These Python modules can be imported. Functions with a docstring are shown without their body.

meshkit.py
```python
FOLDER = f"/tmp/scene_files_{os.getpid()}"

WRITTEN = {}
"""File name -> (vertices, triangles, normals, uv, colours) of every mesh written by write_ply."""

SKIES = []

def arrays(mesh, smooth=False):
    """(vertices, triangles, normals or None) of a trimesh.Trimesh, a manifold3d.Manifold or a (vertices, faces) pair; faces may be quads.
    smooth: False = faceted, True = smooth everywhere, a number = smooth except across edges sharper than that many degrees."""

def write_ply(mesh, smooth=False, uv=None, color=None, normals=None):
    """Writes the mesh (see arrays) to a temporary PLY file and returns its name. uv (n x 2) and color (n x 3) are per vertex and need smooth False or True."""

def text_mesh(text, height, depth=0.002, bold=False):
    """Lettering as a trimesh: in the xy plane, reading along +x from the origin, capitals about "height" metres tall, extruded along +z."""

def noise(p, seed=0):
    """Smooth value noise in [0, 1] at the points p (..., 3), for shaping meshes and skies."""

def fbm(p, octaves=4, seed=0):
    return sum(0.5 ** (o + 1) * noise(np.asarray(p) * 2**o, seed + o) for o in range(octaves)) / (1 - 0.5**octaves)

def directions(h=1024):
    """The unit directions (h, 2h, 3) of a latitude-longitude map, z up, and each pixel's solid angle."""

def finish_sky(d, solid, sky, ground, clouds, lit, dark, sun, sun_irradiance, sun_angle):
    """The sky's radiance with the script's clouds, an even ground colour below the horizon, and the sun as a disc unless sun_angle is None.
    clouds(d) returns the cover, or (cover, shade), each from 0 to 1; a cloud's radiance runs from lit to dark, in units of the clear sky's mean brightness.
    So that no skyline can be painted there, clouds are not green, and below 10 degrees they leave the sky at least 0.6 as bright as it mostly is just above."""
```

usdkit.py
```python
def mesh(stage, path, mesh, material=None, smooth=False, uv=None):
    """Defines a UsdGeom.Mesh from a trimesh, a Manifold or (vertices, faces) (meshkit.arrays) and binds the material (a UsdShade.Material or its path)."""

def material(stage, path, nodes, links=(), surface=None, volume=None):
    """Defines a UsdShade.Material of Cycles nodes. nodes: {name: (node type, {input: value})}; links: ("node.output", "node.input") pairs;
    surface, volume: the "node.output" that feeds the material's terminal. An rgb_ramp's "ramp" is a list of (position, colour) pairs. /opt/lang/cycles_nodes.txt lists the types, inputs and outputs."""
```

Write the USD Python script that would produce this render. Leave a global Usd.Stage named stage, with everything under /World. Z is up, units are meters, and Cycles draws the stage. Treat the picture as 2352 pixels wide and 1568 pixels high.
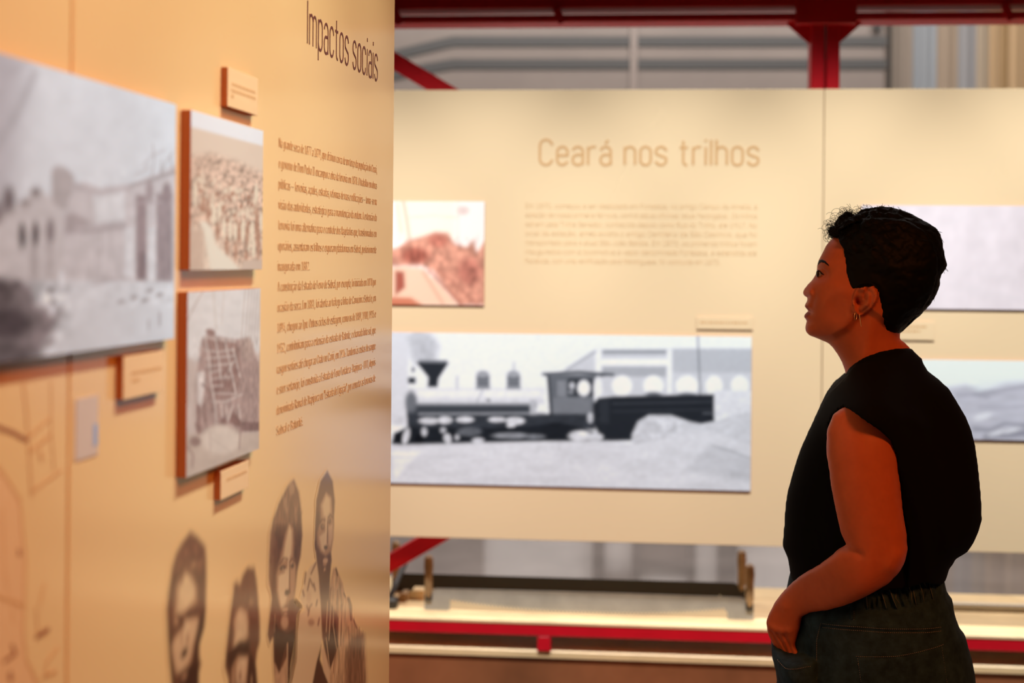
import math, random
import numpy as np, trimesh, shapely
from shapely.geometry import Polygon, LineString
from shapely.ops import unary_union
from scipy import ndimage, sparse
from scipy.sparse.linalg import spsolve
import usdkit, meshkit
from pxr import Usd, UsdGeom, UsdLux, UsdShade, Gf, Sdf, Vt

random.seed(7)
RNG = np.random.default_rng(7)
stage = Usd.Stage.CreateInMemory()
UsdGeom.SetStageUpAxis(stage, UsdGeom.Tokens.z)
UsdGeom.SetStageMetersPerUnit(stage, 1.0)
world = UsdGeom.Xform.Define(stage, '/World')
stage.SetDefaultPrim(world.GetPrim())
UsdGeom.Scope.Define(stage, '/World/Looks')

# ------------------------------------------------------------------ camera
FPX, CX, YH = 3266.67, 1176.0, 602.0          # focal length in pixels, principal point
ROLL, EYE = 0.0085, 1.55
_n = math.hypot(1, ROLL)
CR, CU = np.array([1, 0, ROLL]) / _n, np.array([-ROLL, 0, 1]) / _n
CE = np.array([0.0, 0.0, EYE])
cam = UsdGeom.Camera.Define(stage, '/World/camera')
cam.CreateFocalLengthAttr(50.0)
cam.CreateHorizontalApertureAttr(36.0)
cam.CreateVerticalApertureAttr(24.0)
cam.CreateVerticalApertureOffsetAttr((YH - 784.0) / FPX * 50.0)
cam.CreateClippingRangeAttr(Gf.Vec2f(0.05, 100))
cam.CreateFStopAttr(3.0)
cam.CreateFocusDistanceAttr(2.22)
cam.CreateExposureAttr(0.0)
m = np.eye(4)
m[0, :3], m[1, :3], m[2, :3], m[3, :3] = CR, CU, [0, -1, 0], CE
cam.AddTransformOp().Set(Gf.Matrix4d(m.tolist()))

# ------------------------------------------------------------------ lights
def spot(name, pos, aim, power, cone, soft=0.5, radius=0.03, color=(1, 0.93, 0.83)):
    l = UsdLux.SphereLight.Define(stage, '/World/' + name)
    l.CreateRadiusAttr(radius); l.CreateIntensityAttr(power / (math.pi * radius * radius * 4)); l.CreateColorAttr(Gf.Vec3f(*color))
    sh = UsdLux.ShapingAPI.Apply(l.GetPrim())
    sh.CreateShapingConeAngleAttr(cone); sh.CreateShapingConeSoftnessAttr(soft)
    p, a = np.array(pos, float), np.array(aim, float)
    z = (p - a) / np.linalg.norm(p - a); x = np.cross([0, 0, 1], z)
    x = x / np.linalg.norm(x) if np.linalg.norm(x) > 1e-6 else np.array([1.0, 0, 0])
    y = np.cross(z, x); M = np.eye(4); M[0, :3], M[1, :3], M[2, :3], M[3, :3] = x, y, z, p
    l.AddTransformOp().Set(Gf.Matrix4d(M.tolist()))
    return l

def area(name, pos, aim, w, h, power, color=(1, 1, 1)):
    l = UsdLux.RectLight.Define(stage, '/World/' + name)
    l.CreateWidthAttr(w); l.CreateHeightAttr(h); l.CreateIntensityAttr(power / (w * h)); l.CreateColorAttr(Gf.Vec3f(*color))
    p, a = np.array(pos, float), np.array(aim, float)
    z = (p - a) / np.linalg.norm(p - a); x = np.cross([0, 1, 0], z); x /= np.linalg.norm(x)
    y = np.cross(z, x); M = np.eye(4); M[0, :3], M[1, :3], M[2, :3], M[3, :3] = x, y, z, p
    l.AddTransformOp().Set(Gf.Matrix4d(M.tolist()))
    return l

for _k, (_y, _p) in enumerate(((0.95, 27), (1.45, 29), (1.95, 36))):
    spot('left_panel_spot' + ('_%03d' % _k if _k else ''), (0.60, _y, 3.15), (-0.62 + 0.145 * _y, _y + 0.15, 1.25), _p, 25, 0.8, color=(0.82, 0.94, 0.98))
for _k, _x in enumerate((-0.9, -0.4, 0.1, 0.6, 1.1, 1.6, 2.1)):
    spot('back_panel_spot' + ('_%03d' % _k if _k else ''), (_x, 2.80, 3.25), (_x + 0.07, 4.02 - 0.08 * _x, 0.98), 45, 24, 0.8, color=(1, 0.97, 0.93))
for _k, _x in enumerate((-0.6, 0.8, 2.2)):
    spot('shelf_spot' + ('_%03d' % _k if _k else ''), (_x, 5.5, 3.5), (_x, 4.2, 0.5), 22, 30, 0.8)
area('hall_light', (1.0, 7.6, 4.6), (1.0, 9.0, 1.2), 6, 1.6, 48, (1, 0.95, 0.92))
spot('warm_fill_light', (1.8, -0.7, 3.7), (-0.2, 1.6, 0.9), 96, 29, 0.6, radius=0.45, color=(1.0, 0.27, 0.05))  # added unseen orange fill, warms the woman and the left panel shadows
area('hall_light_001', (1.0, 6.3, 4.6), (1.0, 9.0, 0.2), 6, 1.2, 100, (1, 0.95, 0.92))  # added fill lamp, brightens the carriage skirt and its floor reflection

# ------------------------------------------------------------------ projection helpers
def ray(px, py):
    px, py = np.asarray(px, float), np.asarray(py, float)
    return ((px - CX) / FPX)[..., None] * CR + np.array([0, 1.0, 0]) + ((YH - py) / FPX)[..., None] * CU

def at(px, py, depth):
    return CE + ray(px, py) * depth

def project(P):
    d = np.asarray(P, float) - CE
    return CX + FPX * (d @ CR) / d[..., 1], YH - FPX * (d @ CU) / d[..., 1]

class Wall:
    """A vertical plane: s runs along u, z up, t out of it towards the room."""
    def __init__(self, vpx, through):
        d = ray(vpx, YH + ROLL * (vpx - CX)); d[2] = 0
        self.u = d / np.linalg.norm(d) * (1 if vpx > CX else -1)
        self.n = np.array([self.u[1], -self.u[0], 0])
        self.o = np.array([through[0], through[1], 0.0])
        self.z = np.array([0, 0, 1.0])
    def uv(self, px, py, t=0.0):
        r = ray(px, py)
        k = ((self.o + t * self.n - CE) @ self.n) / (r @ self.n)
        P = CE + r * np.asarray(k)[..., None] - self.o
        return P @ self.u, P[..., 2]
    def pt(self, s, z, t=0.0):
        s, z = np.asarray(s, float), np.asarray(z, float)
        return self.o + s[..., None] * self.u + z[..., None] * self.z + np.asarray(t * np.ones_like(s))[..., None] * self.n
    def matrix(self, s=0, z=0, t=0):
        """Local axes (x along the wall, y up, z out) to the world."""
        M = np.eye(4); M[:3, 0], M[:3, 1], M[:3, 2], M[:3, 3] = self.u, self.z, self.n, self.pt(s, z, t)
        return M

LW = Wall(1650.0, at(905, 700, 2.5))
BW = Wall(-34000.0, at(1340, 700, 4.0))

# ------------------------------------------------------------------ scene helpers
used = {}
def numbered(path):
    k = used.get(path, -1) + 1; used[path] = k
    return path if k == 0 else '%s_%03d' % (path, k)

def key(prim, **kw):
    for k, v in kw.items():
        if v: prim.SetCustomDataByKey(k, v)

def thing(name, label, cat, group=None, kind=None):
    x = UsdGeom.Xform.Define(stage, numbered('/World/' + name))
    key(x.GetPrim(), label=label, category=cat, group=group, kind=kind)
    return str(x.GetPath())

def obj(name, mesh, mat, parent='/World', smooth=30, label=None, cat=None, group=None, kind=None, colors=None):
    p = numbered(parent + '/' + name)
    um = usdkit.mesh(stage, p, mesh, mat, smooth=smooth)
    if colors is not None:
        UsdGeom.PrimvarsAPI(um).CreatePrimvar('tint', Sdf.ValueTypeNames.Color3fArray, 'vertex').Set(Vt.Vec3fArray.FromNumpy(np.asarray(colors, np.float32)))
    key(um.GetPrim(), label=label, category=cat, group=group, kind=kind)
    return p

def struct(name, mesh, mat, label=None, cat=None):
    return obj(name, mesh, mat, kind='structure', label=label, cat=cat)

def srgb(*c):
    c = np.array(c, float) / 255
    return np.where(c <= 0.04045, c / 12.92, ((c + 0.055) / 1.055) ** 2.4)

def mat(name, color, rough=0.5, spec=0.5, metal=0.0, noise=None, bump=None, **kw):
    """noise: (scale, amount) of brightness variation; bump: (scale, strength, distance)"""
    path = '/World/Looks/' + name
    nodes = {'p': ('principled_bsdf', dict(base_color=tuple(color), roughness=rough, specular_ior_level=spec, metallic=metal, **kw)), 'tc': ('texture_coordinate', {})}
    links = []
    if noise:
        nodes['n'] = ('noise_texture', dict(scale=noise[0], detail=4.0, roughness=0.6))
        lo, hi = np.array(color) * (1 - noise[1]), np.array(color) * (1 + noise[1])
        nodes['r'] = ('rgb_ramp', {'ramp': [(0.3, tuple(lo)), (0.7, tuple(hi))]})
        links += [('tc.object', 'n.vector'), ('n.fac', 'r.fac'), ('r.color', 'p.base_color')]
    if bump:
        nodes['bn'] = ('noise_texture', dict(scale=bump[0], detail=3.0))
        nodes['b'] = ('bump', dict(strength=bump[1], distance=bump[2]))
        links += [('tc.object', 'bn.vector'), ('bn.fac', 'b.height'), ('b.normal', 'p.normal')]
    return usdkit.material(stage, path, nodes, links, surface='p.BSDF')

def print_mat(name, rough=0.45, spec=0.4):
    return usdkit.material(stage, '/World/Looks/' + name, {'a': ('attribute', {'attribute': 'tint'}), 'p': ('principled_bsdf', dict(roughness=rough, specular_ior_level=spec))},
                           [('a.color', 'p.base_color')], surface='p.BSDF')

def box(x0, x1, y0, y1, z0, z1, bevel=0.0):
    if bevel <= 0:
        b = trimesh.creation.box((x1 - x0, y1 - y0, z1 - z0)); b.apply_translation(((x0 + x1) / 2, (y0 + y1) / 2, (z0 + z1) / 2)); return b
    pts = []
    c = bevel
    for sx, X in ((1, x0), (-1, x1)):
        for sy, Y in ((1, y0), (-1, y1)):
            for sz, Z in ((1, z0), (-1, z1)):
                pts += [(X, Y + sy * c, Z + sz * c), (X + sx * c, Y, Z + sz * c), (X + sx * c, Y + sy * c, Z)]
    return trimesh.convex.convex_hull(np.array(pts))

def wbox(W, s0, s1, z0, z1, t0, t1, bevel=0.0):
    b = box(s0, s1, z0, z1, t0, t1, bevel); b.apply_transform(W.matrix()); return b

def sstep(a, b, x):
    t = np.clip((x - a) / (b - a), 0, 1); return t * t * (3 - 2 * t)

def join(*ms):
    return trimesh.util.concatenate([x for x in ms if x is not None])

def bar(p0, p1, w, h, up=(0, 0, 1), bevel=0.003):
    p0, p1 = np.array(p0, float), np.array(p1, float)
    L = np.linalg.norm(p1 - p0); x = (p1 - p0) / L
    y = np.cross(up, x); y /= np.linalg.norm(y); z = np.cross(x, y)
    b = box(0, L, -w / 2, w / 2, -h / 2, h / 2, bevel)
    M = np.eye(4); M[:3, 0], M[:3, 1], M[:3, 2], M[:3, 3] = x, y, z, p0
    b.apply_transform(M); return b

def tube(points, radius, n=8, closed=False):
    P = np.asarray(points, float); r = np.broadcast_to(radius, len(P))
    T = np.gradient(P, axis=0) if not closed else np.roll(P, -1, 0) - np.roll(P, 1, 0)
    T /= np.linalg.norm(T, axis=1, keepdims=True)
    a = np.array([0, 0, 1.0]) if abs(T[0, 2]) < 0.9 else np.array([1.0, 0, 0])
    N = []; prev = a
    for t in T:
        v = prev - t * (prev @ t); v /= np.linalg.norm(v); N.append(v); prev = v
    N = np.array(N); B = np.cross(T, N)
    ang = np.arange(n) * 2 * np.pi / n
    V = P[:, None] + r[:, None, None] * (np.cos(ang)[None, :, None] * N[:, None] + np.sin(ang)[None, :, None] * B[:, None])
    k = len(P); idx = np.arange(k * n).reshape(k, n)
    rows = range(k) if closed else range(k - 1)
    F = []
    for i in rows:
        j = (i + 1) % k
        a_, b_ = idx[i], idx[j]
        F.append(np.stack([a_, np.roll(a_, -1), np.roll(b_, -1), b_], 1))
    F = np.vstack(F); F = np.vstack([F[:, [0, 1, 2]], F[:, [0, 2, 3]]])
    V = V.reshape(-1, 3)
    if not closed:
        V = np.vstack([V, P[0], P[-1]]); c0, c1 = len(V) - 2, len(V) - 1
        i0, i1 = idx[0], idx[-1]
        F = np.vstack([F, np.stack([np.full(n, c0), np.roll(i0, -1), i0], 1), np.stack([np.full(n, c1), i1, np.roll(i1, -1)], 1)])
    return trimesh.Trimesh(V, F, process=False)

def extrude(poly, depth):
    gs = getattr(poly, 'geoms', [poly])
    return join(*[trimesh.creation.extrude_polygon(g, depth, engine='earcut') for g in gs if g.area > 0])

# ------------------------------------------------------------------ materials
M = {}
M['panel'] = mat('panel_laminate', (0.83, 0.535, 0.225), rough=0.15, spec=0.55, bump=(260, 0.04, 0.0006))
M['panel_pale'] = mat('panel_pale_laminate', (0.82, 0.65, 0.415), rough=0.30, spec=0.5)
M['panel_edge'] = mat('panel_edge', (0.55, 0.30, 0.12), rough=0.5)
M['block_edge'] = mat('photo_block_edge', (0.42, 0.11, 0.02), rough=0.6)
M['card'] = mat('label_card', (0.86, 0.57, 0.28), rough=0.45)
M['ink_dark'] = mat('ink_maroon', (0.13, 0.028, 0.018), rough=0.5)
M['ink_brown'] = mat('ink_brown', (0.68, 0.385, 0.155), rough=0.5)
M['ink_tan'] = mat('ink_tan', (0.63, 0.39, 0.18), rough=0.5)
M['print'] = print_mat('photo_print', 0.55, 0.15)
M['wallprint'] = print_mat('wall_print', 0.15, 0.55)
M['red'] = mat('red_steel', (0.58, 0.004, 0.016), rough=0.38, noise=(9, 0.08))
M['wood'] = mat('pale_board', (0.80, 0.61, 0.34), rough=0.35, noise=(6, 0.12))
M['plinth'] = mat('brown_plinth', (0.27, 0.10, 0.042), rough=0.3, noise=(3, 0.3))
M['floor'] = mat('polished_floor', (0.21, 0.18, 0.165), rough=0.08, spec=1.0, noise=(1.5, 0.25))
M['wall'] = mat('hall_wall', (0.36, 0.26, 0.19), rough=0.8, noise=(1.2, 0.1))
M['carriage'] = mat('carriage_steel', (0.135, 0.108, 0.092), rough=0.45, noise=(2, 0.08))
M['stripe'] = mat('carriage_stripe', (0.03, 0.028, 0.026), rough=0.5)
M['skin'] = mat('skin', (0.54, 0.125, 0.048), rough=0.5, spec=0.2, noise=(60, 0.05), subsurface_weight=0.12, subsurface_scale=0.01, subsurface_radius=(1, 0.35, 0.2))
M['hair'] = mat('black_hair', (0.003, 0.003, 0.003), rough=0.6, spec=0.1)
M['shirt'] = mat('black_cotton', (0.0035, 0.0035, 0.004), rough=0.9, spec=0.1, bump=(700, 0.3, 0.001))
M['denim'] = mat('dark_denim', (0.017, 0.040, 0.062), rough=0.85, spec=0.15, noise=(45, 0.45), bump=(900, 0.4, 0.001))
M['stitch'] = mat('denim_stitch', (0.17, 0.17, 0.16), rough=0.8)
M['steel'] = mat('saw_steel', (0.33, 0.33, 0.31), rough=0.45, metal=0.2, noise=(14, 0.12))
M['dark_iron'] = mat('dark_iron', (0.02, 0.017, 0.014), rough=0.55)
M['old_wood'] = mat('old_wood', (0.30, 0.19, 0.09), rough=0.6, noise=(25, 0.3))
M['gold'] = mat('gold', (0.9, 0.62, 0.35), rough=0.25, metal=1.0)
M['eye'] = mat('eye_white', (0.30, 0.20, 0.15), rough=0.15)
M['iris'] = mat('eye_iris', (0.012, 0.008, 0.006), rough=0.1)
M['lip'] = mat('lip', (0.40, 0.08, 0.04), rough=0.65, spec=0.2)

# ------------------------------------------------------------------ hall shell
struct('floor', box(-7, 8, -4, 13, -0.1, 0), M['floor'])
struct('ceiling', box(-7, 8, -4, 13, 4.8, 4.9), M['wall'])
struct('wall_back', box(-7, 8, 12.9, 13, 0, 4.8), M['wall'])
struct('wall_left', box(-7.1, -7, -4, 13, 0, 4.8), M['wall'])
struct('wall_right', box(8, 8.1, -4, 13, 0, 4.8), M['wall'])
struct('wall_front', box(-7, 8, -4.1, -4, 0, 4.8), M['wall'])
# ------------------------------------------------------------------ railway carriage behind, and what stands beside it
CY = 9.0
def hx(px, y=CY): return float(at(px, 300, y)[0])
def hz(py, y=CY, px=1400): return float(at(px, py, y)[2])
car = thing('railway_carriage', 'grey railway carriage with two dark stripes, far behind the panel', 'railway carriage')
cx0, cx1 = hx(500), hx(2040)
zc0, zc1 = 0.95, 3.6
obj('body', box(cx0, cx1, CY, CY + 2.6, zc0, zc1, 0.03), M['carriage'], car)
for py, bend in ((95, 1.0), (147, 0.75)):
    pts = [(1040 - 160 * (1 - math.cos(a)) * 1.6 - 0, py + 62 * bend * (a / 1.5) ** 2) for a in np.linspace(1.5, 0, 14)]
    pts = [(700, pts[0][1] + 75), (860, pts[0][1] + 18)] + [p for p in pts if p[0] > 880] + [(1300, py), (1700, py), (2034, py)]
    P = np.array([[hx(a), CY, hz(b, CY, a)] for a, b in pts])
    st = LineString(P[:, [0, 2]]).buffer(0.031, cap_style=2, join_style=1)
    e = extrude(st, 0.012); Mx = np.eye(4); Mx[:3, 0], Mx[:3, 1], Mx[:3, 2], Mx[:3, 3] = [1, 0, 0], [0, 0, 1], [0, -1, 0], [0, CY, 0]
    e.apply_transform(Mx); obj('stripe', e, M['stripe'], car)
obj('pale_strip', box(hx(1446), hx(1462), CY - 0.018, CY, zc0, zc1), mat('pale_strip', (0.17, 0.137, 0.118), rough=0.4), car)  # thin vertical strip, slightly paler than the carriage body
obj('lamp_bracket', box(hx(2003), hx(2018), CY - 0.06, CY, hz(68), hz(40), 0.01), M['stripe'], car)
obj('skirt', box(cx0, cx1, CY + 0.02, CY + 0.07, 0.0, zc0), mat('pale_skirt', (0.82, 0.80, 0.78), rough=0.6, noise=(3, 0.1)), car)
for px0, px1 in ((700, 1120), (1370, 1395), (1460, 1478), (1585, 1603), (1655, 1700), (1900, 1920)):
    b = obj('underframe_post', box(hx(px0), hx(px1), CY - 0.08, CY + 0.015, 0.0, zc0, 0.01), M['stripe'] if px1 - px0 < 100 else mat('underframe_panel', (0.22, 0.18, 0.16), rough=0.6), car)
for px0, px1, z0, z1 in ((1478, 1585, 0.34, 0.42), (1478, 1585, 0.16, 0.20), (1395, 1460, 0.55, 0.62)):
    obj('underframe_bar', box(hx(px0), hx(px1), CY - 0.08, CY + 0.015, z0, z1, 0.01), M['stripe'], car)
# standing banners right of the carriage
cols = [(0.36, 0.29, 0.23), (0.33, 0.35, 0.37), (0.36, 0.27, 0.19), (0.30, 0.29, 0.29), (0.42, 0.33, 0.23), (0.50, 0.33, 0.17), (0.42, 0.26, 0.11), (0.50, 0.33, 0.17), (0.45, 0.28, 0.13), (0.4, 0.35, 0.3)]
edges = [2042, 2095, 2150, 2198, 2240, 2270, 2298, 2312, 2352, 2420, 2520]
names = ['beige', 'pale blue', 'brown', 'grey', 'sand', 'ochre', 'narrow brown', 'ochre', 'tan', 'dull']
cur = thing('curtain', 'hanging curtain in beige, blue and ochre strips right of the carriage', 'curtain')
for c, a, b, n in zip(cols, edges[:-1], edges[1:], names):
    x0, x1 = hx(a, 9.4), hx(b, 9.4); k = max(6, int((x1 - x0) / 0.02))
    xx = np.linspace(x0, x1, k); yy = 9.4 + 0.025 * np.sin(np.linspace(0, math.pi * 3, k))
    V = np.vstack([np.stack([xx, yy + dy, np.full(k, z)], 1) for z in (0.02, 3.6) for dy in (0, 0.012)]); I = np.arange(k - 1)
    quads = [np.stack([o0 + I, o0 + I + 1, o1 + I + 1, o1 + I], 1) for o0, o1 in ((0, 2 * k), (3 * k, k), (2 * k, 3 * k), (k, 0))]
    Q = np.vstack(quads); obj('strip', trimesh.Trimesh(V, np.vstack([Q[:, [0, 1, 2]], Q[:, [0, 2, 3]]]), process=False), mat('curtain_' + n.replace(' ', '_') + str(a), tuple(0.62 * v for v in c), rough=0.8), cur, smooth=True)
obj('rail', tube([[hx(2040, 9.4), 9.4, 3.62], [hx(2530, 9.4), 9.4, 3.62]], 0.02, 8), M['dark_iron'], cur)
for q in (2040, 2530): obj('stand', tube([[hx(q, 9.4), 9.4, 0], [hx(q, 9.4), 9.4, 3.62]], 0.02, 8), M['dark_iron'], cur)

# ------------------------------------------------------------------ exhibition panels
PZ0, PZ1 = BW.uv(1340, 1243)[1], BW.uv(1340, 206)[1]
def panel(W, cuts, label, face, thick=0.03, gap=0.004):
    t = thing('exhibition_panel', label, 'exhibition panel')
    for a, b in zip(cuts[:-1], cuts[1:]):
        obj('panel_board', wbox(W, a + gap / 2, b - gap / 2, PZ0, PZ1, -thick, 0, 0.0012), face, t)
    for z in (PZ1 - .25, PZ0 + .17):
        obj('backing_rail', wbox(W, cuts[0] + .05, cuts[-1] - .05, z, z + .08, -thick - .02, -thick), M['panel_edge'], t)
    return t
LS = float(LW.uv(901, 784)[0]); LSEAM = float(LW.uv(160, 784)[0])
left_panel = panel(LW, [LSEAM - 0.75, LSEAM, LS], 'tan exhibition panel titled Impactos sociais, beside the camera on the left', M['panel'])
for _s in (LS - 0.25, LS - 1.55):
    obj('post', wbox(LW, _s - .03, _s + .03, 0.0, PZ1 - .1, -.115, -.052, .003), M['red'], left_panel)
BS0, BSEAM, BS1 = float(BW.uv(640, 700)[0]), float(BW.uv(1891, 500)[0]), float(BW.uv(2620, 700)[0])
back_panel = panel(BW, [BS0, BSEAM, BS1], 'pale tan exhibition panel titled Ceará nos trilhos, behind the woman', M['panel_pale'], gap=0.002)
# ------------------------------------------------------------------ printing: photographs, lettering, labels
class Paint:
    """Colours for the points of a print, drawn as soft shapes; s, ox, oy give the drawing's own units."""
    def __init__(self, px, py, s, ox, oy, base, gain):
        self.x, self.y, self.gain = (px - ox) * s, (py - oy) * s, np.asarray(gain, float)
        self.c = np.tile(self.col(base), (len(px), 1)); self.a = np.zeros(len(px))
    def col(self, c):
        return srgb(*(c if np.ndim(c) else (c, c, c))) * self.gain
    def put(self, m, c, op=1.0):
        m = np.clip(m * op, 0, 1); self.c += (self.col(c) - self.c) * m[:, None]; self.a = np.maximum(self.a, m)
    def sd(self, g, lim):
        x0, y0, x1, y1 = g.bounds
        k = np.nonzero((self.x > x0 - lim) & (self.x < x1 + lim) & (self.y > y0 - lim) & (self.y < y1 + lim))[0]
        return k, shapely.points(self.x[k], self.y[k])
    def poly(self, pts, c, soft=8, op=1.0):
        g = Polygon(pts).buffer(0)
        k, p = self.sd(g, soft)
        d = np.where(shapely.contains(g, p), 1, -1) * shapely.distance(g.boundary, p)
        m = np.zeros(len(self.x)); m[k] = sstep(-soft / 2, soft / 2, d); self.put(m, c, op)
    def rect(self, x0, y0, x1, y1, c, soft=8, op=1.0): self.poly([(x0, y0), (x1, y0), (x1, y1), (x0, y1)], c, soft, op)
    def line(self, pts, w, c, soft=5, op=1.0):
        g = LineString(pts); k, p = self.sd(g, w + soft)
        m = np.zeros(len(self.x)); m[k] = sstep(w / 2 + soft / 2, w / 2 - soft / 2, shapely.distance(g, p)); self.put(m, c, op)
    def ell(self, cx, cy, rx, ry, c, soft=0.35, op=1.0, rot=0):
        a = math.radians(rot); dx, dy = self.x - cx, self.y - cy
        r = np.hypot((dx * math.cos(a) + dy * math.sin(a)) / rx, (-dx * math.sin(a) + dy * math.cos(a)) / ry)
        self.put(sstep(1 + soft / 2, 1 - soft / 2, r), c, op)
    def noise(self, fx, fy, amp, seed=1, where=None, oct=3):
        n = meshkit.fbm(np.stack([self.x / fx, self.y / fy, 0 * self.x], -1), oct, seed) - 0.5
        w = 1.0 if where is None else where
        self.c *= (1 + 2 * amp * n * w)[:, None]
    def mask(self, pts, soft=20):
        g = Polygon(pts).buffer(0); p = shapely.points(self.x, self.y)
        return sstep(-soft / 2, soft / 2, np.where(shapely.contains(g, p), 1, -1) * shapely.distance(g.boundary, p))

def corners(W, tl, tr, br, bl, t):
    c = [W.uv(*p, t) for p in (tl, tr, br, bl)]
    return (float(c[0][0] + c[3][0]) / 2, float(c[1][0] + c[2][0]) / 2, float(c[2][1] + c[3][1]) / 2, float(c[0][1] + c[1][1]) / 2)

def grid(W, s0, s1, z0, z1, t, step):
    n, k = max(2, int((s1 - s0) / step) + 1), max(2, int((z1 - z0) / step) + 1)
    S, Z = np.meshgrid(np.linspace(s0, s1, n), np.linspace(z0, z1, k), indexing='ij')
    i = np.arange(n * k).reshape(n, k)
    q = np.stack([i[:-1, :-1], i[1:, :-1], i[1:, 1:], i[:-1, 1:]], -1).reshape(-1, 4)
    return W.pt(S.ravel(), Z.ravel(), t), np.vstack([q[:, [0, 1, 2]], q[:, [0, 2, 3]]]), (n, k)

def soften(p, shape, sig):
    p.c = ndimage.gaussian_filter(p.c.reshape(*shape, 3), (sig, sig, 0)).reshape(-1, 3); p.a = ndimage.gaussian_filter(p.a.reshape(shape), sig).ravel()

def photo(W, rect, thick, label, paint, step, units, base, gain, name='photo_block'):
    s0, s1, z0, z1 = rect
    t = thing(name, label, 'photograph')
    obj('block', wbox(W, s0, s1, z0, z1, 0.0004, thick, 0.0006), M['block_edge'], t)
    V, F, shp = grid(W, s0 + .0003, s1 - .0003, z0 + .0003, z1 - .0003, thick + 0.0002, step)
    px, py = project(V); p = Paint(px, py, *units, base, gain); paint(p); soften(p, shp, 0.8)
    obj('print', trimesh.Trimesh(V, F, process=False), M['print'], t, smooth=False, colors=np.clip(p.c, 0.002, 0.9))

GL, GB = (1.06, 1.19, 1.27), (1.20, 1.22, 1.25)

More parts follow.
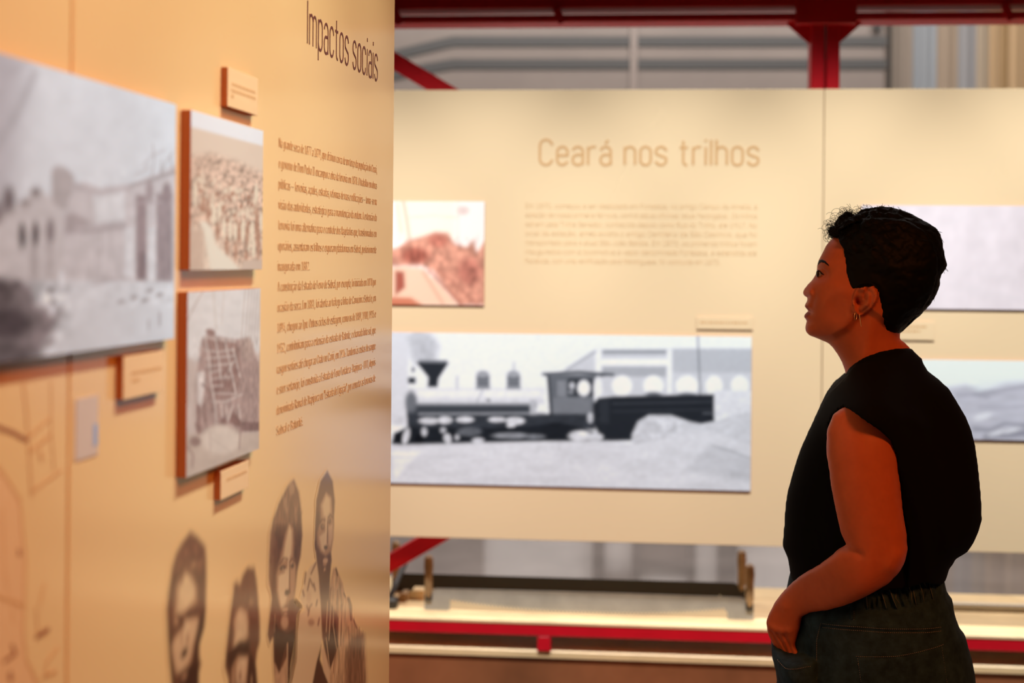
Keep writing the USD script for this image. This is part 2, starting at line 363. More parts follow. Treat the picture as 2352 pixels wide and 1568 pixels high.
def big_photo(p):
    p.poly([(-200, -200), (150, -100), (60, 700), (-200, 900)], (172, 172, 177), 220)
    p.line([(-200, 700), (0, 450), (70, 340), (160, 140)], 30, (160, 160, 164), 50, .8); p.line([(-100, 240), (0, 170), (120, 90)], 16, (170, 170, 175), 40, .7)
    p.poly([(-200, 900), (40, 735), (95, 745), (160, 668), (250, 715), (292, 700), (300, 1100), (-200, 1100)], (186, 183, 183), 14)
    p.ell(40, 720, 30, 62, (112, 104, 106), .9); p.ell(-40, 780, 60, 60, (120, 112, 114), .9); p.ell(165, 685, 24, 22, (128, 120, 120), .8); p.ell(115, 735, 25, 18, (140, 132, 132), .8)
    p.poly([(237, 580), (262, 562), (305, 572), (342, 612), (345, 790), (240, 740)], (168, 163, 163), 10)
    p.poly([(290, 800), (345, 645), (400, 640), (460, 668), (590, 650), (612, 645), (815, 560), (815, 1110), (290, 1110)], (190, 187, 188), 12)
    p.poly([(430, 690), (575, 665), (575, 825), (440, 835)], (206, 209, 211), 25); p.poly([(300, 790), (345, 780), (430, 835), (300, 870)], (160, 153, 154), 20)
    p.line([(345, 655), (460, 690), (590, 665)], 26, (170, 164, 166), 26, .8)
    p.line([(605, 655), (700, 628), (815, 590)], 9, (132, 123, 125), 8); p.line([(300, 872), (440, 862), (580, 842)], 13, (152, 144, 147), 12); p.line([(430, 838), (570, 822)], 7, (148, 140, 143), 8)
    for x, y, rx, ry, c in ((103, 885, 15, 62, 68), (163, 880, 15, 62, 74), (232, 868, 20, 60, 128)): p.ell(x, y, rx, ry, (c, c - 8, c - 6), .7)
    p.rect(140, 930, 172, 1085, (150, 144, 144), 20, .7); p.rect(215, 920, 245, 1085, (165, 160, 160), 20, .7)
    p.rect(628, 700, 676, 1095, (146, 133, 135), 16); p.rect(640, 960, 668, 1085, (120, 106, 108), 16, .7); p.rect(722, 690, 795, 1100, (148, 137, 139), 18); p.rect(685, 850, 716, 1100, (206, 208, 210), 14); p.rect(575, 850, 620, 1080, (204, 206, 208), 14)
    p.line([(620, 735), (800, 730)], 10, (170, 160, 162), 8); p.ell(690, 680, 18, 50, (156, 146, 148), .8); p.ell(770, 690, 22, 50, (140, 128, 130), .8)
    for l in ([(705, 465), (712, 540), (700, 610)], [(660, 560), (700, 520), (760, 490)], [(740, 600), (770, 540), (800, 500)], [(620, 610), (660, 590), (690, 560)], [(745, 540), (745, 610)], [(785, 520), (800, 600)]): p.line(l, 5, (150, 143, 144), 8, .8)
    p.noise(9, 90, .16, 3, p.mask([(290, 850), (820, 830), (820, 1100), (290, 1100)])); p.noise(30, 30, .14, 4, p.mask([(-200, 640), (820, 560), (820, 1100), (-200, 1100)]))
    p.poly([(-200, 1105), (300, 1095), (830, 1100), (830, 1600), (-200, 1700)], (200, 204, 207), 18)
    p.noise(34, 22, .22, 5, p.mask([(100, 1080), (830, 1080), (830, 1210), (100, 1230)]))
    p.poly([(-200, 1100), (70, 1085), (150, 1110), (170, 1200), (290, 1230), (250, 1330), (180, 1440), (-200, 1560)], (128, 120, 122), 60)
    p.ell(30, 1290, 110, 80, (70, 62, 66), .8); p.ell(0, 1150, 60, 70, (84, 76, 78), .8); p.ell(40, 1440, 130, 60, (84, 78, 80), .9); p.ell(80, 1110, 22, 20, (82, 74, 76), .8)
    p.noise(45, 45, .55, 6, p.mask([(-200, 1080), (330, 1080), (330, 1330), (150, 1480), (-200, 1600)], 80))
    p.ell(232, 1142, 13, 17, (88, 78, 80), .7); p.ell(243, 1190, 14, 14, (84, 76, 78), .7); p.ell(285, 1090, 12, 45, (214, 218, 222), .8); p.ell(240, 1235, 12, 24, (212, 216, 220), .8)
    for x, y in ((690, 1140), (738, 1158), (620, 1170), (560, 1190), (668, 1185)): p.ell(x, y, 20, 7, (128, 120, 120), .8, .9, -15)
    p.line([(686, 1275), (686, 1320)], 6, (150, 146, 148), 6); p.line([(737, 1240), (737, 1300)], 7, (146, 140, 142), 6); p.line([(430, 1110), (540, 1085)], 10, (168, 162, 164), 8)
    p.ell(230, 1380, 30, 12, (140, 134, 136), .9, 1, -30); p.noise(60, 60, .08, 8)
photo(LW, (-1.445, *corners(LW, (0, 119), (405, 241), (399, 777), (0, 834.5), .0115)[1:]), 0.0115, 'large grey photograph of ruined buildings on the left panel, at the picture edge', big_photo, .0016, (2.0095, 0, 100), (203, 209, 213), GL)

def crowd_photo(p):
    p.poly([(60, -20), (900, 200), (900, 408), (125, 205), (60, 190)], (214, 209, 205), 6)
    p.poly([(60, 195), (125, 210), (900, 412), (900, 640), (500, 500), (300, 450), (60, 480)], (205, 182, 160), 10)
    m = p.mask([(60, 470), (300, 440), (520, 510), (800, 640), (800, 1500), (480, 1420), (300, 1100), (60, 1100)], 90)
    p.put(m, (186, 154, 132), .8); p.noise(26, 24, .75, 12, m, 3); p.noise(9, 30, .4, 13, p.mask([(60, 850), (800, 800), (800, 1500), (60, 1500)], 60))
    r = np.random.default_rng(5)
    for i in range(70):
        x = 180 + 560 * r.random(); y = 560 + 0.45 * (x - 180) + 380 * r.random(); p.ell(x, y, 9 + 8 * r.random(), 10 + 8 * r.random(), (150, 100, 76), .9, .75)
    for i in range(60):
        x = 180 + 560 * r.random(); y = 590 + 0.45 * (x - 180) + 400 * r.random(); p.ell(x, y, 10 + 9 * r.random(), 14 + 16 * r.random(), (214, 194, 168), .9, .7)
    for x, y, h_ in ((320, 990, 90), (370, 960, 80), (410, 1110, 100), (465, 1130, 90), (512, 1140, 80), (580, 1130, 100), (665, 1140, 90), (675, 1290, 90), (635, 1240, 80), (150, 800, 120), (700, 800, 90), (745, 1060, 90)): p.ell(x, y, 17, h_, (214, 196, 170), .6, .85)
    for x, y, h_ in ((265, 960, 110), (220, 900, 80), (350, 1150, 80), (545, 1170, 90), (620, 1180, 100), (705, 1080, 180), (435, 1290, 110), (515, 1320, 90), (720, 1250, 150), (610, 1370, 60)): p.ell(x, y, 17, h_, (165, 120, 96), .9, .75)
    p.poly([(190, 1040), (250, 1060), (300, 1110), (330, 1260), (470, 1390), (560, 1500), (290, 1500), (240, 1200)], (213, 199, 178), 30)
    p.rect(60, 1120, 225, 1500, (186, 158, 137), 60, .8); p.poly([(590, 1400), (800, 1400), (800, 1500), (560, 1500)], (192, 168, 148), 20)
photo(LW, corners(LW, (439.7, 253), (605, 299.3), (601, 618.5), (434, 621), .0115), 0.0115, 'brown photograph of a dense crowd, above the photograph of the cage of sticks', crowd_photo, .0012, (3.919, 410, 240), (203, 180, 158), GL)

def cage_photo(p):
    p.poly([(60, 560), (200, 620), (400, 450), (640, 540), (700, 560), (700, 1500), (60, 1600)], (186, 167, 155), 60)
    p.poly([(212, 440), (260, 400), (460, 440), (590, 425), (628, 545), (668, 620), (668, 1140), (500, 1180), (170, 1180), (165, 800)], (160, 134, 124), 30)
    p.ell(285, 385, 40, 26, (142, 112, 102), .7, 1, 20); p.ell(575, 520, 50, 90, (164, 140, 128), .7)
    p.line([(225, 65), (180, 140), (140, 215), (108, 290)], 9, (168, 146, 134), 8, .9)
    for x in (545, 575, 600, 622, 645, 668): p.line([(x + 12, 40), (x - 6, 260), (x - 20, 480)], 7, (176, 156, 142), 8, .8)
    p.line([(390, 60), (372, 320)], 10, (196, 182, 170), 14, .8); p.line([(305, 60), (330, 360)], 14, (192, 180, 168), 22, .8)
    p.poly([(250, 430), (300, 425), (470, 455), (515, 520), (520, 740), (490, 880), (320, 925), (285, 730)], (144, 115, 105), 12)
    L_ = (196, 180, 169)
    for l in ([(245, 425), (275, 590), (290, 790), (320, 930), (330, 1110)], [(325, 440), (350, 600), (365, 740)], [(400, 460), (430, 600), (465, 770), (485, 870)], [(460, 510), (490, 620), (515, 735)],
              [(240, 525), (340, 540), (470, 520)], [(245, 590), (350, 580), (480, 570)], [(250, 650), (360, 640), (450, 630)], [(280, 700), (370, 680), (440, 690)], [(290, 752), (440, 735)], [(300, 805), (380, 800)], [(310, 860), (490, 870)], [(230, 420), (330, 440), (480, 460)], [(400, 720), (470, 610)], [(280, 925), (400, 930), (530, 870)]):
        p.line(l, 9, L_, 8)
    for x, y in ((420, 790), (335, 835), (335, 775), (400, 690), (480, 690)): p.ell(x, y, 26, 24, (128, 96, 88), .7, .8)
    p.poly([(180, 700), (235, 690), (240, 800), (215, 960), (180, 940)], (206, 192, 182), 24); p.poly([(60, 930), (150, 940), (160, 1200), (60, 1250)], (192, 174, 162), 30)
    for l in ([(215, 790), (265, 830), (300, 1000)], [(185, 960), (200, 1150)], [(235, 950), (245, 1080)], [(170, 1100), (200, 1190)]): p.line(l, 18, (132, 102, 94), 14, .8)
    for l in ([(370, 950), (380, 1080)], [(405, 950), (420, 1080)], [(455, 960), (430, 1060)], [(500, 950), (520, 1060)]): p.line(l, 12, (194, 176, 164), 10, .85)
    p.poly([(430, 1090), (460, 1000), (520, 1080), (520, 1130)], (126, 96, 88), 14); p.ell(385, 1090, 28, 40, (130, 100, 92), .8)
    p.rect(525, 1085, 668, 1160, (130, 102, 95), 18); p.noise(14, 40, .35, 21, p.mask([(160, 420), (668, 420), (668, 1180), (160, 1180)], 40))
    p.poly([(60, 1180), (220, 1190), (668, 1170), (668, 1320), (60, 1600)], (186, 166, 149), 40)
    p.ell(365, 1225, 150, 115, (202, 184, 167), .4); p.ell(165, 1240, 45, 40, (140, 114, 104), .9); p.line([(110, 1280), (150, 1350), (140, 1440)], 14, (150, 122, 112), 12)
    p.line([(280, 1160), (285, 1330)], 8, (182, 162, 148), 8); p.line([(290, 1210), (450, 1330)], 6, (184, 165, 150), 8); p.line([(520, 1130), (510, 1300)], 10, (150, 124, 114), 10); p.noise(50, 50, .1, 22)
photo(LW, corners(LW, (434, 670), (601, 661), (591.7, 1033), (424, 1097.6), .0115), 0.0115, 'brown photograph of a cage woven from sticks, below the crowd photograph', cage_photo, .0012, (3.409, 400, 650), (206, 197, 189), GL)

def words(W, s0, s1, z, h_, t, seed):
    """A line of print too small to read: word-long strokes."""
    r = np.random.default_rng(seed); ms = []; s = s0
    while s < s1 - 0.004:
        l = min(0.004 + 0.012 * r.random(), s1 - s); ms.append(wbox(W, s, s + l, z, z + h_, t - 0.0002, t + 0.0002)); s += l + h_ * 0.6
    return join(*ms)
def card(W, rect, label, rows, thick, face, ink, h_=0.0034):
    t = thing('label_card', label, 'label card')
    s0, s1, z0, z1 = rect
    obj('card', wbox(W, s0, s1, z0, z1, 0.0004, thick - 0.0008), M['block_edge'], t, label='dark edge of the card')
    obj('card_face', wbox(W, s0, s1, z0, z1, thick - 0.0008, thick, 0.0003), face, t)
    for i, (a, b, v) in enumerate(rows):
        obj('text_line', words(W, s0 + (s1 - s0) * a, s0 + (s1 - s0) * b, z0 + (z1 - z0) * v - h_ / 2, h_, thick, 31 + i), ink, t, smooth=False)
card(LW, corners(LW, (524, 153.4), (592.5, 181), (592, 263.5), (523, 246), .0085), 'small caption card above the crowd photograph', ((.12, .93, .60), (.10, .92, .44), (.10, .22, .29)), 0.0085, M['card'], M['ink_brown'])
card(LW, corners(LW, (284, 821), (377, 803), (375, 897), (284, 919), .0085), 'small caption card under the large grey photograph', ((.18, .95, .58), (.18, .42, .40)), 0.0085, M['card'], M['ink_brown'])
card(LW, corners(LW, (508.5, 1080.5), (572, 1058), (571, 1119), (506.5, 1148), .0085), 'small caption card under the cage photograph', ((.2, .92, .62),), 0.0085, M['card'], M['ink_brown'])
q = corners(LW, (176, 918), (227, 905), (225, 1043), (172, 1060), .0012)
t = thing('sticker', 'small whitish rectangular sticker with a blue strip, right of the panel seam', 'sticker')
M['sticker'] = mat('sticker_paper', (0.66, 0.53, 0.42), rough=0.4); M['blue'] = mat('blue_print', (0.33, 0.44, 0.62), rough=0.4); M['greyprint'] = mat('grey_print', (0.30, 0.21, 0.155), rough=0.4)
obj('paper', wbox(LW, q[0], q[1], q[2], q[3], 0.0002, 0.0010), M['sticker'], t)
ww, hh = q[1] - q[0], q[3] - q[2]
obj('blue_strip', wbox(LW, q[0] + .78 * ww, q[0] + .98 * ww, q[2] + .16 * hh, q[2] + .52 * hh, 0.0009, 0.0013), M['blue'], t, label='blue strip')

# ---- stroke lettering for the titles
XH, GW, RR = 0.72, 0.40, 0.20
def arc(cx, cy, r, a0, a1, n=10, ry=None):
    return [(cx + r * math.cos(math.radians(a)), cy + (ry or r) * math.sin(math.radians(a))) for a in np.linspace(a0, a1, n)]
def glyph(c):
    w, r, x = GW, RR, XH
    ring = arc(w - r, x - r, r, 0, 90) + arc(r, x - r, r, 90, 180) + arc(r, r, r, 180, 270) + arc(w - r, r, r, 270, 360)
    if c == 'o': return [ring + [ring[0]]], w
    if c == 'c': return [arc(w - r, x - r, r, 5, 90) + arc(r, x - r, r, 90, 180) + arc(r, r, r, 180, 270) + arc(w - r, r, r, 270, 355)], w
    if c == 'e': return [[(0.0, x * .52), (w, x * .52)] + arc(w - r, x - r, r, 0, 90) + arc(r, x - r, r, 90, 180) + arc(r, r, r, 180, 270) + arc(w - r, r, r, 270, 345)], w
    if c in 'aá':
        g = [arc(r, x - r, r, 165, 90) + arc(w - r, x - r, r, 90, 0) + [(w, 0)], [(w, x * .56)] + arc(.17, x * .28, .17, 90, 270, 14, x * .28) + arc(w - .17, .17, .17, 270, 350, 8)]
        if c == 'á': g.append([(w * .45, x + .12), (w * .75, x + .27)])
        return g, w
    if c == 's': return [arc(w - r, x - .19, r, 10, 90, 8, .19) + arc(r, x - .19, r, 90, 215, 12, .19) + [(w * .5, x * .5)] + arc(w - r, .19, r, 35, -90, 12, .19) + arc(r, .19, r, 270, 190, 8, .19)], w
    if c == 'm': return [[(0, 0), (0, x)], arc(.17, x - .17, .17, 180, 0) + [(.34, 0)], arc(.51, x - .17, .17, 180, 0) + [(.68, 0)]], .68
    if c == 'n': return [[(0, 0), (0, x)], arc(r, x - r, r, 180, 0) + [(w, 0)]], w
    if c == 'h': return [[(0, 0), (0, 1.0)], arc(r, x - r, r, 180, 0) + [(w, 0)]], w
    if c == 'p': return [[(0, -.26), (0, x)], ring + [ring[0]]], w
    if c == 'r': return [[(0, 0), (0, x)], arc(r, x - r, r, 180, 60)], .28
    if c == 't': return [[(.11, .96), (.11, .15)] + arc(.26, .15, .15, 180, 275), [(-.03, x - .03), (.29, x - .03)]], .29
    if c == 'l': return [[(0, 1.0), (0, 0)]], .0
    if c == 'i': return [[(0, x), (0, 0)], [(0, .92), (0, 1.02)]], .0
    if c == 'I': return [[(0, 1.0), (0, 0)]], .0
    if c == 'C':
        W_, R_ = .48, .24
        return [arc(W_ - R_, 1 - R_, R_, 5, 90) + arc(R_, 1 - R_, R_, 90, 180) + arc(R_, R_, R_, 180, 270) + arc(W_ - R_, R_, R_, 270, 355)], W_
def title(W, text, s0, s1, z, cap, t, stroke, m_, parent):
    x = 0; gs = []
    for ch in text:
        if ch == ' ': x += .34; continue
        g, w = glyph(ch); gs.append((ch, x, g)); x += w + .205
    x -= .205; sx = (s1 - s0) / x / cap
    for ch, gx, g in gs:
        u = unary_union([LineString([(px_ + gx, py_) for px_, py_ in l]).buffer(stroke / 2, cap_style=2) for l in g])
        e = extrude(u, 0.0005); e.vertices *= [cap * sx, cap, 1]; e.apply_transform(W.matrix(s0, z, t))
        obj('letter', e, m_, parent, smooth=False)
def thin_text(text, cap, depth, thin):
    m_ = meshkit.text_mesh(text, cap, depth)
    f = m_.faces[(m_.face_normals[:, 2] > .9)]
    u = shapely.union_all(shapely.polygons(m_.vertices[f][:, :, :2]), grid_size=1e-7).buffer(-thin * 0.98)
    return extrude(u, depth)
def paragraph(W, lines, s0, s1, z0, pitch, cap, m_, parent, last, t=0.0002, thin=0.0004):
    for i, l in enumerate(lines):
        e = thin_text(l, cap, 0.0004, thin)
        w = e.bounds[1, 0] - e.bounds[0, 0]; full = (s1 - s0) * last.get(i, 1.0)
        e.vertices[:, 0] = (e.vertices[:, 0] - e.bounds[0, 0]) * full / w
        e.apply_transform(W.matrix(s0, z0 - i * pitch, t)); obj('text_line', e, m_, parent, smooth=False)
TS0, TS1 = float(LW.uv(705.5, 100)[0]), float(LW.uv(866.5, 184.7)[0])
title(LW, 'Impactos sociais', TS0, TS1, float(LW.uv(706, 100)[1]), .0590, 0.0001, .062, M['ink_dark'], left_panel)
LT = ['Na grande seca de 1877 a 1879, que dizimou cerca de um terço da população do Ceará,', 'o governo de Dom Pedro II encampou a obra da ferrovia em 1878. O trabalho em obras', 'públicas — ferrovias, açudes, estradas, reformas de ruas e edificações — torna-se na',
      'visão das autoridades, estratégico para a manutenção da ordem. A extensão da', 'ferrovia foi uma alternativa para o controle dos flagelados que, transformados em', 'operários, assentaram os trilhos e ergueram plataformas em Sobral, posteriormente', 'inaugurada em 1882.',
      'A construção da Estrada de Ferro de Sobral, por exemplo, foi iniciada em 1878 por', 'ocasião da seca. Em 1881, foi aberta ao tráfego a linha de Camocim a Sobral e, em', '1894, chegou ao Ipu. Outros ciclos de estiagem, como os de 1889, 1900, 1915 e',
      '1932, contribuíram para a extensão da estrada de Baturité, e chamada linha sul, que', 'rasgou sertões até chegar ao Crato no Cariri, em 1926. Também às custas do sangue', 'e suor sertanejo, foi construída a Estrada de Ferro Fortaleza-Itapipoca – EFFI, depois', 'denominada Ramal de Itapipoca ou "Estrada de Ligação", por conectar as ferrovias de', 'Sobral e Baturité.']
rz = [float(LW.uv(x_, y_)[1]) for x_, y_ in ((639, 345), (628, 1004))]
lz0 = float(LW.uv(640.5, 338)[1]); lzn = float(LW.uv(628, 1003)[1])
paragraph(LW, LT, float(LW.uv(638, 600)[0]), float(LW.uv(864, 580)[0]), lz0, (lz0 - lzn) / 14, .0128, M['ink_brown'], left_panel, {6: .27, 14: .22})
bz_, ch = float(BW.uv(1490, 379)[1]), float(BW.uv(1490, 321)[1])
title(BW, 'Ceará nos trilhos', float(BW.uv(1240, 350)[0]), float(BW.uv(1742, 350)[0]), bz_, ch - bz_, 0.0001, .105, M['ink_tan'], back_panel)
BT = ['Em 1870, começou a ser idealizada em Fortaleza, no antigo Campo da Amélia, a', 'estação de nossa primeira ferrovia, central até as oficinas (atual Parangaba). Os trilhos', 'saíram pela Trilha Senador, conhecida depois como Rua do Trilho, até 1917. No',
      'local da estação, antes existia o antigo Cemitério de São Casimiro, que foi', 'transportado para o atual São João Batista. Em 1873, os primeiros trilhos foram', 'inaugurados com a locomotiva a vapor denominada Fortaleza, e estendida até', 'Pacatuba, com uma ramificação para Maranguape, foi concluída em 1875.']
b0_, b1_ = float(BW.uv(1207, 540)[0]), float(BW.uv(1738, 540)[0])
r0, r6 = float(BW.uv(1470, 479.5)[1]), float(BW.uv(1430, 606)[1])
paragraph(BW, BT, b0_, b1_, r0, (r0 - r6) / 6, .0145, M['ink_tan'], back_panel, {6: .845})

# ---- map drawing on the nearest board
def mp(x, y): return tuple(float(v) for v in LW.uv(x / 2.183, 850 + y / 2.183))
strokes = [([(-90, 250), (0, 290), (60, 310), (130, 350)], 14, 1), ([(115, 60), (130, 200), (140, 340), (150, 500), (158, 630)], 9, 0), ([(140, 340), (250, 240)], 8, 0), ([(150, 410), (250, 330)], 11, 0), ([(255, 60), (255, 300), (270, 500)], 5, 0), ([(160, 610), (310, 500)], 8, 0),
           ([(-60, 440), (10, 510), (60, 590), (100, 650), (110, 800), (125, 950), (120, 1180), (115, 1300), (130, 1450), (185, 1560), (220, 1640)], 11, 0), ([(-60, 1120), (0, 1140), (70, 1160), (115, 1185)], 12, 0), ([(222, 1070), (200, 1170)], 8, 0), ([(185, 1335), (240, 1300)], 17, 1), ([(180, 1190), (190, 1310)], 5, 0),
           ([(290, 1390), (235, 1460), (225, 1530)], 10, 0), ([(220, 1535), (280, 1510)], 12, 0), ([(20, 1460), (75, 1420), (58, 1380)], 13, 1), ([(203, 415), (206, 445)], 18, 0), ([(93, 910), (96, 920)], 18, 1), ([(48, 1525), (52, 1545)], 22, 1), ([(0, 60), (12, 20)], 8, 0), ([(10, 700), (20, 1000), (40, 1110)], 5, 0), ([(60, 1180), (62, 1260)], 5, 0)]
M['map_line'] = mat('map_line', (0.68, 0.34, 0.12), rough=0.35); M['map_dark'] = mat('map_mark', (0.36, 0.12, 0.04), rough=0.35); M['map_land'] = mat('map_land', (0.80, 0.46, 0.20), rough=0.28)
land = Polygon([mp(*p_) for p_ in [(-160, 300), (-60, 440), (10, 510), (60, 590), (100, 650), (110, 800), (125, 950), (120, 1180), (115, 1300), (130, 1450), (185, 1560), (220, 1640), (-160, 1640)]])
e = extrude(land, 0.0002); e.apply_transform(LW.matrix(0, 0, 0.0001)); obj('map_area', e, M['map_land'], left_panel, smooth=False)
for pts, w, dk in strokes:
    e = extrude(LineString([mp(*p_) for p_ in pts]).buffer(w / 2.183 * 1.25 / 3267 / 1.3), 0.0002); e.apply_transform(LW.matrix(0, 0, 0.0003)); obj('map_stroke', e, M['map_dark'] if dk else M['map_line'], left_panel, smooth=False)

# ---- printed cut-out figures low on the left panel
def figures(W, rect, step, paint, units, name, label, blur=1.2):
    V, F, shp = grid(W, *rect, 0.0003, step); px, py = project(V)
    p = Paint(px, py, *units, 0, GL); p.c[:] = (0.83, 0.535, 0.225); paint(p); soften(p, shp, blur)
    keep = (p.a[F] > 0.03).any(1); u, inv = np.unique(F[keep], return_inverse=True)
    obj(name, trimesh.Trimesh(V[u], inv.reshape(-1, 3), process=False), M['wallprint'], left_panel, smooth=False, label=label, colors=np.clip(p.c[u], 0.002, 0.9))
D1, D2, LTE = (98, 58, 38), (52, 31, 22), (214, 170, 120)
HAIRC = (128, 82, 55)
MID = (168, 120, 82)
def fig_a(p):
    p.poly([(285, 90), (350, 140), (430, 235), (445, 500), (440, 820), (420, 1030), (375, 1180), (375, 1300), (395, 1380), (370, 1460), (365, 1700), (120, 1700), (100, 1480), (80, 1300), (62, 1000), (52, 850), (75, 650), (100, 480), (150, 300), (215, 190)], D1, 30)
    p.poly([(285, 90), (350, 140), (430, 235), (440, 420), (330, 480), (200, 480), (110, 470), (150, 300), (215, 190)], HAIRC, 60, .85); p.ell(320, 410, 22, 36, (172, 122, 82), 1, .8); p.noise(24, 26, .8, 41, p.mask([(285, 90), (430, 235), (440, 520), (90, 520)], 60))
    p.poly([(235, 470), (310, 510), (350, 640), (355, 780), (300, 840), (240, 900), (180, 920), (120, 920), (135, 790), (150, 610), (190, 520)], MID, 46)
    p.poly([(240, 500), (292, 530), (322, 620), (330, 740), (290, 800), (240, 860), (190, 885), (150, 885), (165, 790), (178, 640), (205, 580)], LTE, 44)
    p.ell(205, 540, 13, 42, (120, 78, 52), 1, .8, 10); p.ell(300, 540, 14, 30, (140, 94, 62), 1, .5)
    p.poly([(125, 1120), (190, 1020), (225, 930), (375, 920), (380, 1010), (330, 1170), (300, 1340), (265, 1410), (200, 1470), (140, 1480), (112, 1330), (95, 1200)], MID, 34)
    p.poly([(265, 950), (365, 945), (350, 1040), (310, 1170), (285, 1310), (250, 1390), (195, 1450), (150, 1450), (128, 1320), (112, 1200), (135, 1150), (195, 1060), (222, 960)], (208, 160, 114), 36)
    p.ell(148, 965, 22, 34, (192, 140, 98), 1); p.line([(160, 905), (205, 945), (214, 1000)], 38, D1, 30, .95); p.ell(190, 935, 26, 24, D2, .9, .8)
    p.line([(240, 905), (300, 850), (370, 880)], 46, D1, 34, .95); p.ell(270, 900, 26, 34, D2, 1, .7); p.ell(340, 885, 26, 26, D2, 1, .6); p.line([(105, 1110), (150, 1060), (200, 1015)], 42, D1, 34, .9)
    p.line([(203, 1040), (205, 1190)], 12, (150, 98, 64), 16, .75); p.ell(258, 1140, 13, 46, (125, 78, 50), 1, .9); p.ell(232, 1130, 10, 90, (222, 178, 130), 1, .8); p.ell(250, 1010, 20, 50, (214, 170, 122), 1, .7)
    p.ell(228, 1275, 27, 62, D2, .6, 1, 25); p.poly([(190, 1500), (215, 1440), (270, 1410), (370, 1360), (365, 1700), (180, 1700)], D2, 24); p.ell(225, 1495, 24, 46, (170, 118, 82), .7, 1, 25); p.line([(195, 1500), (230, 1440), (270, 1425)], 22, D2, 16)
    p.poly([(370, 930), (440, 800), (420, 1030), (370, 1220), (365, 1420), (300, 1400), (330, 1180)], D2, 30, .8); p.poly([(62, 1000), (110, 1120), (100, 1250), (130, 1440), (130, 1700), (95, 1600)], D2, 24, .7)
    p.noise(40, 60, .14, 42)
def fig_b(p):
    p.poly([(848, 440), (915, 450), (930, 560), (950, 740), (968, 990), (965, 1180), (940, 1260), (925, 1400), (945, 1600), (940, 1700), (650, 1700), (660, 1540), (620, 1420), (635, 1250), (665, 1000), (690, 800), (715, 600), (740, 580), (775, 610), (800, 520)], D1, 26)
    p.poly([(848, 440), (915, 450), (930, 560), (945, 720), (860, 860), (790, 820), (720, 740), (715, 600), (740, 580), (775, 610), (800, 520)], (104, 64, 42), 46, .85); p.ell(880, 775, 26, 40, (150, 104, 70), 1, .7); p.noise(16, 50, .45, 43, p.mask([(848, 440), (945, 720), (860, 860), (700, 800)], 40))
    p.poly([(770, 820), (845, 870), (858, 960), (855, 1120), (825, 1165), (770, 1180), (695, 1240), (715, 1080), (705, 960), (735, 870)], MID, 34)
    p.poly([(775, 850), (830, 885), (842, 960), (840, 1090), (815, 1135), (770, 1150), (715, 1200), (735, 1080), (730, 970), (745, 890)], (208, 162, 116), 34)
    p.poly([(700, 1225), (780, 1155), (870, 1160), (860, 1290), (800, 1310), (750, 1300), (720, 1400), (660, 1440), (640, 1300)], D2, 30)
    p.poly([(755, 1300), (855, 1310), (845, 1480), (820, 1700), (680, 1700), (700, 1400)], MID, 26); p.poly([(765, 1330), (845, 1330), (830, 1480), (800, 1700), (740, 1700), (735, 1420)], (202, 154, 110), 26)
    p.line([(725, 1390), (730, 1700)], 16, (120, 78, 54), 16, .8); p.ell(775, 1500, 12, 44, (110, 68, 46), 1); p.ell(770, 1600, 60, 16, D2, 1, .8); p.ell(800, 1355, 34, 20, (214, 170, 124), 1, .8)
    p.poly([(870, 1250), (930, 1400), (945, 1700), (840, 1700), (845, 1480)], D2, 20); p.line([(885, 1500), (885, 1640)], 12, (190, 140, 98), 10, .8); p.noise(26, 40, .2, 44)
